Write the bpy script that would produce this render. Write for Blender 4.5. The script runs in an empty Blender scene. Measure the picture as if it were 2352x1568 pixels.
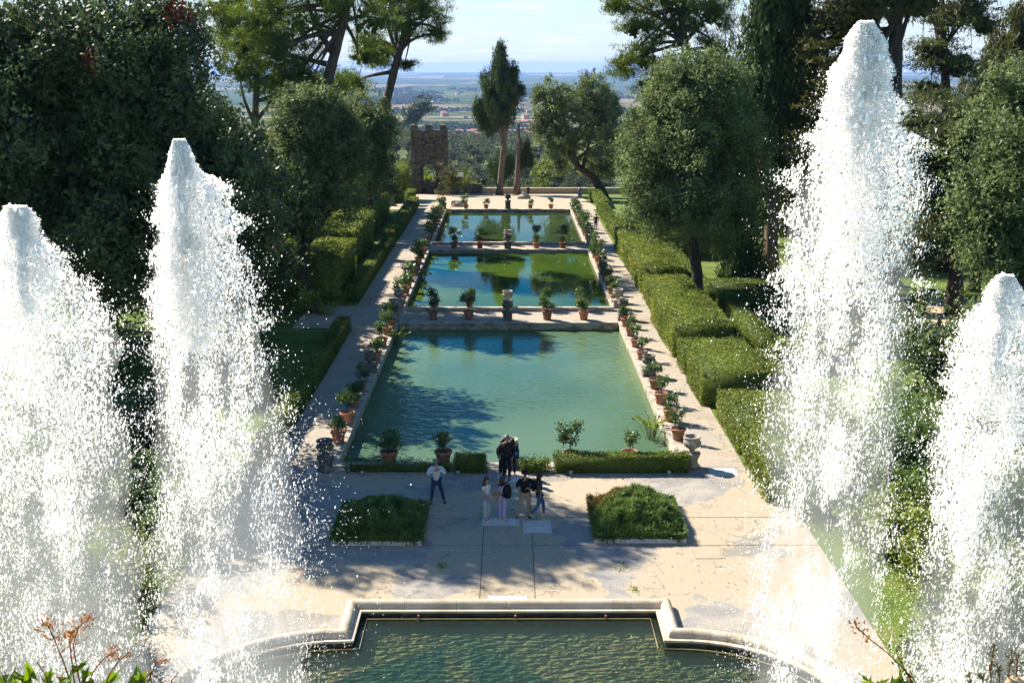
import bpy, bmesh, math, random
import numpy as np
from mathutils import Vector, Matrix, noise as mnoise
random.seed(7); rng = np.random.default_rng(7)
R = math.radians
scn = bpy.context.scene
COL = scn.collection

# ------------------------------------------------------------------ camera, sky, sun, exposure
FV, CX, CY, CAMH = 2500.0, 1176.0, 784.0, 16.0
PITCH = math.atan(634 / FV); YAW = math.atan(8 / FV)
cam = bpy.data.cameras.new('camera'); camo = bpy.data.objects.new('camera', cam); COL.objects.link(camo)
camo.location = (0, 0, CAMH); camo.rotation_euler = (R(90) - PITCH, 0, -YAW)
cam.sensor_width = 36; cam.lens = 36 * FV / 2352; cam.clip_start = 0.1; cam.clip_end = 60000
scn.camera = camo
SUN_AZ = math.atan2(-0.8, 0.6); SUN_EL = R(40)
sun_dir = Vector((math.sin(SUN_AZ) * math.cos(SUN_EL), math.cos(SUN_AZ) * math.cos(SUN_EL), math.sin(SUN_EL)))
sl = bpy.data.lights.new('sun', 'SUN'); sl.energy = 5.0; sl.angle = R(0.53); sl.color = (1.0, 0.93, 0.82)
so = bpy.data.objects.new('sun', sl); COL.objects.link(so)
so.rotation_euler = (-sun_dir).to_track_quat('-Z', 'Y').to_euler(); so.location = (-60, 60, 80)

world = bpy.data.worlds.new('World'); scn.world = world; world.use_nodes = True
wn, wl = world.node_tree.nodes, world.node_tree.links; wn.clear()
def wnode(t, **k):
    n = wn.new(t)
    for a, b in k.items(): setattr(n, a, b)
    return n
out = wnode('ShaderNodeOutputWorld'); bg = wnode('ShaderNodeBackground')
sky = wnode('ShaderNodeTexSky', sky_type='NISHITA', sun_disc=False, sun_elevation=SUN_EL, sun_rotation=SUN_AZ,
            altitude=200, air_density=1.15, dust_density=0.15, ozone_density=3.5)
tc = wnode('ShaderNodeTexCoord'); sep = wnode('ShaderNodeSeparateXYZ'); wl.new(tc.outputs['Generated'], sep.inputs[0])
add = wnode('ShaderNodeMath', operation='ADD'); wl.new(sep.outputs['Z'], add.inputs[0]); add.inputs[1].default_value = 0.045
mx = wnode('ShaderNodeMath', operation='MAXIMUM'); wl.new(add.outputs[0], mx.inputs[0]); mx.inputs[1].default_value = 0.02
dx = wnode('ShaderNodeMath', operation='DIVIDE'); dy = wnode('ShaderNodeMath', operation='DIVIDE')
wl.new(sep.outputs['X'], dx.inputs[0]); wl.new(mx.outputs[0], dx.inputs[1])
wl.new(sep.outputs['Y'], dy.inputs[0]); wl.new(mx.outputs[0], dy.inputs[1])
cmb = wnode('ShaderNodeCombineXYZ'); wl.new(dx.outputs[0], cmb.inputs[0]); wl.new(dy.outputs[0], cmb.inputs[1])
cn = wnode('ShaderNodeTexNoise'); cn.inputs['Scale'].default_value = 0.9; cn.inputs['Detail'].default_value = 7; cn.inputs['Roughness'].default_value = 0.6
wl.new(cmb.outputs[0], cn.inputs['Vector'])
cr = wnode('ShaderNodeValToRGB'); cr.color_ramp.elements[0].position = 0.50; cr.color_ramp.elements[1].position = 0.75
wl.new(cn.outputs['Fac'], cr.inputs[0])
cmul = wnode('ShaderNodeMath', operation='MULTIPLY'); wl.new(cr.outputs[0], cmul.inputs[0]); cmul.inputs[1].default_value = 0.75
cmix = wnode('ShaderNodeMixRGB'); wl.new(cmul.outputs[0], cmix.inputs[0]); shs = wnode('ShaderNodeHueSaturation'); shs.inputs['Saturation'].default_value = 1.75; shs.inputs['Value'].default_value = 1.1; wl.new(sky.outputs[0], shs.inputs['Color']); 
hz1 = wnode('ShaderNodeMapRange'); hz1.inputs['From Min'].default_value = 0.0; hz1.inputs['From Max'].default_value = 0.18; hz1.inputs['To Min'].default_value = 0.85; hz1.inputs['To Max'].default_value = 0.0
hz1.interpolation_type = 'SMOOTHSTEP'; wl.new(sep.outputs['Z'], hz1.inputs['Value'])
hmix = wnode('ShaderNodeMixRGB'); wl.new(hz1.outputs[0], hmix.inputs[0]); wl.new(shs.outputs[0], hmix.inputs[1]); hmix.inputs[2].default_value = (6.3, 7.7, 9.4, 1)
wl.new(hmix.outputs[0], cmix.inputs[1]); cmix.inputs[2].default_value = (9.0, 9.4, 10.0, 1)
wl.new(cmix.outputs[0], bg.inputs[0]); bg.inputs[1].default_value = 0.052
wl.new(bg.outputs[0], out.inputs[0])
vs = scn.view_settings; vs.view_transform = 'Standard'; vs.look = 'None'; vs.gamma = 1; vs.use_curve_mapping = False
vs.exposure = 1.3
cy = scn.cycles
cy.max_bounces = 6; cy.diffuse_bounces = 4; cy.glossy_bounces = 3; cy.transmission_bounces = 3; cy.transparent_max_bounces = 8
cy.volume_bounces = 2; cy.use_denoising = True; cy.caustics_reflective = False; cy.caustics_refractive = False
cy.sample_clamp_indirect = 6

def at(vx, vy, Y):
    """point on the plane y=Y seen along that direction (used to survey real positions)"""
    a = (vx - CX) / FV; b = -(vy - CY) / FV
    c, s = math.cos(PITCH), math.sin(PITCH)
    X, Yd, Zd = a, c + b * s, -s + b * c
    X, Yd = X * math.cos(YAW) + Yd * math.sin(YAW), -X * math.sin(YAW) + Yd * math.cos(YAW)
    t = Y / Yd
    return Vector((X * t, Y, CAMH + Zd * t))

# ------------------------------------------------------------------ materials
def nm(name):
    m = bpy.data.materials.new(name); m.use_nodes = True
    n = m.node_tree.nodes; n.clear()
    return m, n, m.node_tree.links
def ramp(n, l, src, cols, lo=0.3, hi=0.7):
    r = n.new('ShaderNodeValToRGB'); e = r.color_ramp.elements
    k = len(cols)
    while len(e) < k: e.new(0.5)
    for i, c in enumerate(cols):
        e[i].position = lo + (hi - lo) * i / max(1, k - 1); e[i].color = (*c, 1)
    l.new(src, r.inputs[0]); return r
def coords(n, l, kind, scale=(1, 1, 1)):
    if kind == 'world':
        g = n.new('ShaderNodeNewGeometry'); o = g.outputs['Position']
    else:
        g = n.new('ShaderNodeTexCoord'); o = g.outputs['Object']
    mp = n.new('ShaderNodeMapping'); mp.inputs['Scale'].default_value = scale; l.new(o, mp.inputs[0])
    return mp.outputs[0]
def noise(n, l, vec, scale, detail=5, rough=0.55, dist=0):
    t = n.new('ShaderNodeTexNoise'); t.inputs['Scale'].default_value = scale; t.inputs['Detail'].default_value = detail
    t.inputs['Roughness'].default_value = rough; t.inputs['Distortion'].default_value = dist
    l.new(vec, t.inputs['Vector']); return t.outputs['Fac']
def mat(name, cols, scale=3, rough=0.85, bump=0.0, bscale=None, coord='object', stretch=(1, 1, 1), detail=6, spec=0.25, lo=0.3, hi=0.7, fine=0.0):
    m, n, l = nm(name)
    v = coords(n, l, coord, stretch)
    f = noise(n, l, v, scale, detail)
    r = ramp(n, l, f, cols, lo, hi)
    p = n.new('ShaderNodeBsdfPrincipled'); o = n.new('ShaderNodeOutputMaterial')
    col = r.outputs[0]
    if fine:
        f2 = noise(n, l, v, scale * 14, 3)
        mm = n.new('ShaderNodeMixRGB'); mm.blend_type = 'OVERLAY'; mm.inputs[0].default_value = fine
        l.new(col, mm.inputs[1]); l.new(f2, mm.inputs[2]); col = mm.outputs[0]
    l.new(col, p.inputs['Base Color']); p.inputs['Roughness'].default_value = rough; p.inputs['Specular IOR Level'].default_value = spec
    if bump:
        b = n.new('ShaderNodeBump'); b.inputs['Strength'].default_value = bump; b.inputs['Distance'].default_value = 0.05
        l.new(noise(n, l, v, bscale or scale * 4, 6), b.inputs['Height']); l.new(b.outputs[0], p.inputs['Normal'])
    l.new(p.outputs[0], o.inputs[0]); return m
def leafmat(name, a, b, trans=0.3, rough=0.45, spec=0.35, dead=None):
    m, n, l = nm(name)
    at_ = n.new('ShaderNodeAttribute'); at_.attribute_name = 'rnd'
    cols = [tuple(x * .55 for x in a), tuple(x * .45 + y * .40 for x, y in zip(a, b)), b]
    r = ramp(n, l, at_.outputs['Fac'], cols, 0.05, 0.95)
    if dead:
        e = r.color_ramp.elements.new(0.985); e.color = (*b, 1); e = r.color_ramp.elements.new(0.99); e.color = (*dead, 1)
    p = n.new('ShaderNodeBsdfPrincipled'); p.inputs['Roughness'].default_value = rough; p.inputs['Specular IOR Level'].default_value = spec
    l.new(r.outputs[0], p.inputs['Base Color'])
    t = n.new('ShaderNodeBsdfTranslucent')
    hs = n.new('ShaderNodeHueSaturation'); hs.inputs['Hue'].default_value = 0.485; hs.inputs['Saturation'].default_value = 1.15; hs.inputs['Value'].default_value = 1.5
    l.new(r.outputs[0], hs.inputs['Color']); l.new(hs.outputs[0], t.inputs[0])
    mix = n.new('ShaderNodeMixShader'); mix.inputs[0].default_value = trans
    l.new(p.outputs[0], mix.inputs[1]); l.new(t.outputs[0], mix.inputs[2])
    o = n.new('ShaderNodeOutputMaterial'); l.new(mix.outputs[0], o.inputs[0]); return m

M = {}
M['oak'] = leafmat('holm_oak_leaf', (0.028, 0.048, 0.018), (0.118, 0.165, 0.062), 0.22, 0.45, 0.3)
M['oak2'] = leafmat('grey_oak_leaf', (0.066, 0.096, 0.034), (0.265, 0.330, 0.135), 0.28, 0.55, 0.14)
M['pine'] = leafmat('pine_needle', (0.045, 0.080, 0.014), (0.165, 0.225, 0.030), 0.35, 0.5, 0.3)
M['cyp'] = leafmat('cypress_spray', (0.028, 0.055, 0.017), (0.095, 0.145, 0.042), 0.2, 0.55, 0.25)
M['cedar'] = leafmat('cedar_needle', (0.045, 0.068, 0.025), (0.140, 0.160, 0.055), 0.32, 0.5, 0.3)
M['bronze'] = leafmat('bronzed_conifer_spray', (0.055, 0.066, 0.017), (0.150, 0.145, 0.040), 0.3, 0.55, 0.25)
M['hedge'] = leafmat('hedge_leaf', (0.085, 0.130, 0.022), (0.330, 0.385, 0.085), 0.26, 0.55, 0.15, (0.22, 0.10, 0.03))
M['box'] = leafmat('box_hedge_leaf', (0.065, 0.110, 0.018), (0.250, 0.305, 0.065), 0.25, 0.55, 0.15)
M['citrus'] = leafmat('citrus_leaf', (0.045, 0.095, 0.025), (0.150, 0.225, 0.075), 0.36, 0.32, 0.5)
M['yew'] = leafmat('shrub_spray', (0.060, 0.120, 0.032), (0.235, 0.340, 0.105), 0.3, 0.5, 0.3, (0.20, 0.12, 0.04))
M['olive'] = leafmat('olive_leaf', (0.075, 0.100, 0.055), (0.165, 0.185, 0.115), 0.2, 0.7, 0.05)
M['broad'] = leafmat('canna_leaf', (0.06, 0.14, 0.015), (0.20, 0.30, 0.03), 0.4, 0.35, 0.4, (0.35, 0.22, 0.02))
M['lime'] = leafmat('yellow_green_leaf', (0.10, 0.15, 0.02), (0.22, 0.27, 0.04), 0.35, 0.5, 0.3)
M['drywd'] = leafmat('dry_orange_weed', (0.30, 0.12, 0.025), (0.55, 0.28, 0.07), 0.4, 0.6, 0.2)
M['rust'] = leafmat('dead_rusty_leaf', (0.10, 0.035, 0.015), (0.17, 0.07, 0.03), 0.25, 0.6, 0.2)
M['grass'] = leafmat('grass_blade', (0.05, 0.10, 0.01), (0.15, 0.22, 0.03), 0.35, 0.5, 0.3)
M['bark'] = mat('bark', [(0.035, 0.026, 0.018), (0.085, 0.062, 0.044)], 5, 0.95, 0.8, stretch=(1, 1, .25))
M['barkp'] = mat('pine_bark', [(0.06, 0.045, 0.035), (0.16, 0.115, 0.085)], 5, 0.95, 0.8, stretch=(1, 1, .25))
M['barkc'] = mat('cypress_bark', [(0.11, 0.075, 0.05), (0.24, 0.17, 0.12)], 4, 0.95, 0.8, stretch=(1.5, 1.5, .15))
M['terra'] = mat('terracotta', [(0.27, 0.115, 0.06), (0.37, 0.18, 0.105), (0.42, 0.26, 0.18)], 3, 0.85, 0.15, fine=0.3)
def vary(m):
    n, l = m.node_tree.nodes, m.node_tree.links; p_ = next(x for x in n if x.type == 'BSDF_PRINCIPLED'); src = p_.inputs['Base Color'].links[0].from_socket
    oi = n.new('ShaderNodeObjectInfo'); r_ = ramp(n, l, oi.outputs['Random'], [(.55, .52, .5), (.9, .9, .9), (1.15, 1.05, .95)], 0, 1)
    mm = n.new('ShaderNodeMixRGB'); mm.blend_type = 'MULTIPLY'; mm.inputs[0].default_value = 1; l.new(src, mm.inputs[1]); l.new(r_.outputs[0], mm.inputs[2]); l.new(mm.outputs[0], p_.inputs['Base Color'])
vary(M['terra'])
M['soil'] = mat('soil', [(0.05, 0.032, 0.02), (0.10, 0.07, 0.045)], 12, 1, 0.6)
M['stone'] = mat('weathered_stone', [(0.14, 0.125, 0.10), (0.30, 0.265, 0.21), (0.42, 0.38, 0.31)], 4, 0.9, 0.4, fine=0.4)
M['stoned'] = mat('mossy_stone', [(0.06, 0.058, 0.045), (0.15, 0.14, 0.11), (0.26, 0.24, 0.19)], 5, 0.95, 0.4, fine=0.4)
M['trav'] = mat('cream_travertine', [(0.40, 0.32, 0.23), (0.50, 0.41, 0.30), (0.57, 0.48, 0.37)], 2.2, 0.75, 0.12, fine=0.25, coord='world')
M['marble'] = mat('white_slab', [(0.45, 0.44, 0.41), (0.60, 0.585, 0.55)], 3, 0.7, 0.1, fine=0.3)
M['wetshade'] = mat('wet_shade_wall', [(0.018, 0.020, 0.013), (0.05, 0.05, 0.03), (0.09, 0.085, 0.05)], 3, .5, .3, coord='world', spec=.4)  # wet stone, with the inner wall's shade darkened into its colour
M['rock'] = mat('tower_stone', [(0.055, 0.042, 0.030), (0.12, 0.094, 0.068), (0.22, 0.18, 0.13)], 2.2, 0.95, 0.5, fine=0.5, coord='world')
M['rockm'] = mat('tower_mortar', [(0.03, 0.024, 0.018), (0.06, 0.048, 0.036)], 3, 0.95, 0.5, coord='world')
M['plaster'] = mat('ochre_plaster', [(0.30, 0.22, 0.13), (0.42, 0.32, 0.20), (0.36, 0.29, 0.20)], 1.2, 0.95, 0.2, coord='world', fine=0.3)
M['iron'] = mat('dark_iron', [(0.02, 0.02, 0.02), (0.05, 0.05, 0.048)], 8, 0.6, 0.1, spec=.4)
M['grey'] = mat('grey_metal', [(0.16, 0.16, 0.16), (0.26, 0.26, 0.25)], 8, 0.5, 0.1, spec=.5)
M['lamp'] = mat('lamp_glass', [(0.45, 0.48, 0.5), (0.6, 0.62, 0.64)], 8, 0.25, 0.0, spec=.5)
M['wallw'] = mat('house_wall', [(0.28, 0.23, 0.18), (0.38, 0.32, 0.26)], .05, 0.9, coord='world')
M['wallp'] = mat('house_wall_pink', [(0.48, 0.33, 0.24), (0.56, 0.42, 0.32)], .05, 0.9, coord='world')
M['roof'] = mat('tile_roof', [(0.32, 0.12, 0.06), (0.42, 0.20, 0.12)], .3, 0.9, coord='world')
M['shed'] = mat('pale_shed_roof', [(0.55, 0.55, 0.54), (0.70, 0.70, 0.68)], .1, 0.7, coord='world')

# ground materials ---------------------------------------------------
def ground_mat(name, base, patch, speck, crackscale=0.35, grain=60):
    m, n, l = nm(name)
    v = coords(n, l, 'world')
    big = noise(n, l, v, 0.22, 4, 0.55, 1.2)
    r = ramp(n, l, big, base, 0.36, 0.64)
    vor = n.new('ShaderNodeTexVoronoi'); vor.inputs['Scale'].default_value = crackscale
    dv = n.new('ShaderNodeMixRGB'); dv.inputs[0].default_value = 0.18
    nn = n.new('ShaderNodeTexNoise'); nn.inputs['Scale'].default_value = 1.1; nn.inputs['Detail'].default_value = 6; l.new(v, nn.inputs['Vector'])
    ad = n.new('ShaderNodeVectorMath'); ad.operation = 'ADD'; l.new(v, ad.inputs[0])
    sc_ = n.new('ShaderNodeVectorMath'); sc_.operation = 'SCALE'; l.new(nn.outputs['Color'], sc_.inputs[0]); sc_.inputs['Scale'].default_value = 2.0
    l.new(sc_.outputs[0], ad.inputs[1]); l.new(ad.outputs[0], vor.inputs['Vector'])
    sp = n.new('ShaderNodeSeparateXYZ'); l.new(vor.outputs['Color'], sp.inputs[0])
    r2 = ramp(n, l, sp.outputs[0], [(1, 1, 1), (0, 0, 0)], 0.62, 0.64)
    mx1 = n.new('ShaderNodeMixRGB'); mx1.inputs[2].default_value = (*patch, 1)
    inv = n.new('ShaderNodeMath'); inv.operation = 'SUBTRACT'; inv.inputs[0].default_value = 1; l.new(r2.outputs[0], inv.inputs[1])
    m08 = n.new('ShaderNodeMath'); m08.operation = 'MULTIPLY'; m08.inputs[1].default_value = .9; l.new(inv.outputs[0], m08.inputs[0])
    l.new(m08.outputs[0], mx1.inputs[0]); l.new(r.outputs[0], mx1.inputs[1])
    ve = n.new('ShaderNodeTexVoronoi'); ve.feature = 'DISTANCE_TO_EDGE'; ve.inputs['Scale'].default_value = crackscale * 1.15; l.new(ad.outputs[0], ve.inputs['Vector'])
    rc = ramp(n, l, ve.outputs['Distance'], [(0, 0, 0), (1, 1, 1)], 0.0008, 0.009)
    brk = ramp(n, l, noise(n, l, v, 0.5, 4), [(1, 1, 1), (0, 0, 0)], 0.44, 0.54)
    ck = n.new('ShaderNodeMath'); ck.operation = 'MAXIMUM'; l.new(rc.outputs[0], ck.inputs[0]); l.new(brk.outputs[0], ck.inputs[1])
    mx2 = n.new('ShaderNodeMixRGB'); l.new(ck.outputs[0], mx2.inputs[0]); mx2.inputs[1].default_value = tuple(c * .62 for c in speck) + (1,); l.new(mx1.outputs[0], mx2.inputs[2])
    # coarse exposed aggregate
    g = noise(n, l, v, grain, 3, 0.7); g2 = ramp(n, l, noise(n, l, v, 0.7, 5), [(0, 0, 0), (1, 1, 1)], 0.42, 0.62)
    gr = ramp(n, l, g, [(0.35, 0.35, 0.35), (0.5, 0.5, 0.5), (0.63, 0.63, 0.63)], 0.3, 0.7)
    go = n.new('ShaderNodeMixRGB'); go.blend_type = 'OVERLAY'; l.new(g2.outputs[0], go.inputs[0]); l.new(mx2.outputs[0], go.inputs[1]); l.new(gr.outputs[0], go.inputs[2])
    gm = noise(n, l, v, 9, 5, 0.65)
    gmr = ramp(n, l, gm, [(0.40, 0.40, 0.40), (0.58, 0.58, 0.58)], 0.3, 0.7)
    go2 = n.new('ShaderNodeMixRGB'); go2.blend_type = 'OVERLAY'; go2.inputs[0].default_value = 0.7; l.new(go.outputs[0], go2.inputs[1]); l.new(gmr.outputs[0], go2.inputs[2])
    p = n.new('ShaderNodeBsdfPrincipled'); p.inputs['Roughness'].default_value = 0.9; p.inputs['Specular IOR Level'].default_value = 0.2
    l.new(go2.outputs[0], p.inputs['Base Color'])
    b = n.new('ShaderNodeBump'); b.inputs['Strength'].default_value = 0.5; b.inputs['Distance'].default_value = 0.02
    l.new(g, b.inputs['Height']); l.new(b.outputs[0], p.inputs['Normal'])
    o = n.new('ShaderNodeOutputMaterial'); l.new(p.outputs[0], o.inputs[0]); return m
M['pave'] = ground_mat('piazza_concrete', [(0.265, 0.24, 0.20), (0.365, 0.325, 0.27), (0.255, 0.245, 0.23), (0.35, 0.30, 0.235)], (0.41, 0.335, 0.235), (0.25, 0.2, 0.15))
M['path'] = ground_mat('path_concrete', [(0.32, 0.26, 0.19), (0.39, 0.325, 0.25), (0.34, 0.295, 0.235)], (0.36, 0.31, 0.25), (0.22, 0.17, 0.12))
M['joint'] = mat('joint_dirt', [(0.07, 0.05, 0.035), (0.13, 0.09, 0.06)], 6, 1, coord='world')
M['gravel'] = mat('dry_gravel', [(0.33, 0.26, 0.18), (0.43, 0.35, 0.25)], 1.5, 0.95, 0.3, coord='world', fine=.4)
M['lawn'] = mat('lawn_turf', [(0.055, 0.095, 0.012), (0.105, 0.155, 0.022), (0.16, 0.175, 0.045)], 0.5, 0.95, 0.8, 25, coord='world', fine=.5)
M['grove'] = mat('grove_grass', [(0.055, 0.085, 0.02), (0.095, 0.125, 0.03), (0.15, 0.15, 0.05)], 0.03, 0.95, 0.5, .5, coord='world', fine=.4)

def wall_mat():     # pool wall: pale stone with algae growing just above the water
    m, n, l = nm('pool_wall_stone')
    v = coords(n, l, 'world')
    f = noise(n, l, v, 2.2, 6); r = ramp(n, l, f, [(0.16, 0.13, 0.095), (0.36, 0.31, 0.24), (0.46, 0.41, 0.33)], 0.3, 0.68)
    g = n.new('ShaderNodeNewGeometry'); s = n.new('ShaderNodeSeparateXYZ'); l.new(g.outputs['Position'], s.inputs[0])
    a = n.new('ShaderNodeMath'); a.operation = 'MULTIPLY_ADD'; l.new(noise(n, l, v, 3, 4), a.inputs[0]); a.inputs[1].default_value = 0.5; l.new(s.outputs[2], a.inputs[2])
    rr = ramp(n, l, a.outputs[0], [(1, 1, 1), (0, 0, 0)], -0.30, -0.10)
    rr.color_ramp.elements[0].position = 0.0; rr.color_ramp.elements[1].position = 0.12
    sh = n.new('ShaderNodeMath'); sh.operation = 'ADD'; sh.inputs[1].default_value = 0.22; l.new(a.outputs[0], sh.inputs[0]); l.new(sh.outputs[0], rr.inputs[0])
    mx_ = n.new('ShaderNodeMixRGB'); l.new(rr.outputs[0], mx_.inputs[0]); l.new(r.outputs[0], mx_.inputs[1]); mx_.inputs[2].default_value = (0.16, 0.17, 0.03, 1)
    p = n.new('ShaderNodeBsdfPrincipled'); p.inputs['Roughness'].default_value = 0.9; l.new(mx_.outputs[0], p.inputs['Base Color'])
    b = n.new('ShaderNodeBump'); b.inputs['Strength'].default_value = 0.6; b.inputs['Distance'].default_value = 0.05; l.new(noise(n, l, v, 8, 6), b.inputs['Height']); l.new(b.outputs[0], p.inputs['Normal'])
    o = n.new('ShaderNodeOutputMaterial'); l.new(p.outputs[0], o.inputs[0]); return m
M['pwall'] = wall_mat()

def water_mat(name, cols, cscale, wave, amp, stretch=(1, 1, 1), clear=0.0, tint=(1, 1, 1), amp2=0.0):
    m, n, l = nm(name)
    v = coords(n, l, 'world'); vw = coords(n, l, 'world', stretch)
    r = ramp(n, l, noise(n, l, v, cscale, 3, .5, .5), cols, 0.35, 0.65)
    h = noise(n, l, vw, wave, 3, 0.5, 0.3)
    b = n.new('ShaderNodeBump'); b.inputs['Strength'].default_value = 1.0; b.inputs['Distance'].default_value = amp
    hh = h
    if amp2:
        patch = ramp(n, l, noise(n, l, v, 0.09, 2), [(0.25, .25, .25), (1, 1, 1)], 0.4, 0.6)
        mu = n.new('ShaderNodeMath'); mu.operation = 'MULTIPLY'; l.new(h, mu.inputs[0]); l.new(patch.outputs[0], mu.inputs[1]); hh = mu.outputs[0]
    l.new(hh, b.inputs['Height'])
    d = n.new('ShaderNodeBsdfDiffuse'); l.new(r.outputs[0], d.inputs[0])
    base = d.outputs[0]
    if clear:
        t = n.new('ShaderNodeBsdfTransparent'); t.inputs[0].default_value = (*tint, 1)
        mc = n.new('ShaderNodeMixShader'); mc.inputs[0].default_value = clear; l.new(base, mc.inputs[1]); l.new(t.outputs[0], mc.inputs[2]); base = mc.outputs[0]
    gl = n.new('ShaderNodeBsdfGlossy'); gl.inputs['Roughness'].default_value = 0.03; l.new(b.outputs[0], gl.inputs['Normal'])
    fr = n.new('ShaderNodeFresnel'); fr.inputs['IOR'].default_value = 1.36; l.new(b.outputs[0], fr.inputs['Normal'])
    mx_ = n.new('ShaderNodeMixShader'); l.new(fr.outputs[0], mx_.inputs[0]); l.new(base, mx_.inputs[1]); l.new(gl.outputs[0], mx_.inputs[2])
    o = n.new('ShaderNodeOutputMaterial'); l.new(mx_.outputs[0], o.inputs[0]); return m
M['w1'] = water_mat('green_pond_water', [(0.062, 0.120, 0.075), (0.105, 0.165, 0.080)], 0.10, 1.7, 0.10, (1, 1.6, 1), amp2=1)
M['w2'] = water_mat('deep_green_pond_water', [(0.030, 0.062, 0.008), (0.060, 0.105, 0.012)], 0.12, 1.2, 0.0022, (1, 1.6, 1), amp2=1)
M['w3'] = water_mat('pale_pond_water', [(0.025, 0.045, 0.014), (0.04, 0.065, 0.022)], 0.12, 1.6, 0.0028, (1, 1.6, 1), amp2=1)
M['w0'] = water_mat('clear_basin_water', [(0.09, 0.13, 0.075), (0.11, 0.15, 0.08)], 0.3, 3.2, 0.035, (1, 2.2, 1), clear=0.88, tint=(0.86, 0.93, 0.80))
M['bfloor'] = mat('algae_basin_floor', [(0.12, 0.20, 0.11), (0.27, 0.26, 0.12), (0.44, 0.35, 0.19)], 0.3, 0.95, 0.2, coord='world', detail=5)
M['bteal'] = mat('teal_basin_floor', [(0.05, 0.155, 0.10), (0.10, 0.19, 0.11)], 0.9, 0.95, 0.2, coord='world')

def spray_mat():
    m, n, l = nm('white_water')
    d = n.new('ShaderNodeBsdfPrincipled'); d.inputs['Base Color'].default_value = (0.72, 0.705, 0.685, 1); d.inputs['Roughness'].default_value = 0.3
    t = n.new('ShaderNodeBsdfTranslucent'); t.inputs[0].default_value = (0.72, 0.705, 0.685, 1)
    mx_ = n.new('ShaderNodeAddShader'); l.new(d.outputs[0], mx_.inputs[0]); l.new(t.outputs[0], mx_.inputs[1])
    o = n.new('ShaderNodeOutputMaterial'); l.new(mx_.outputs[0], o.inputs[0]); return m
M['spray'] = spray_mat()
def flat(name, c, rough=0.8, spec=0.2):
    return mat(name, [tuple(x * .88 for x in c), c], 14, rough, 0.1, spec=spec)

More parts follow.
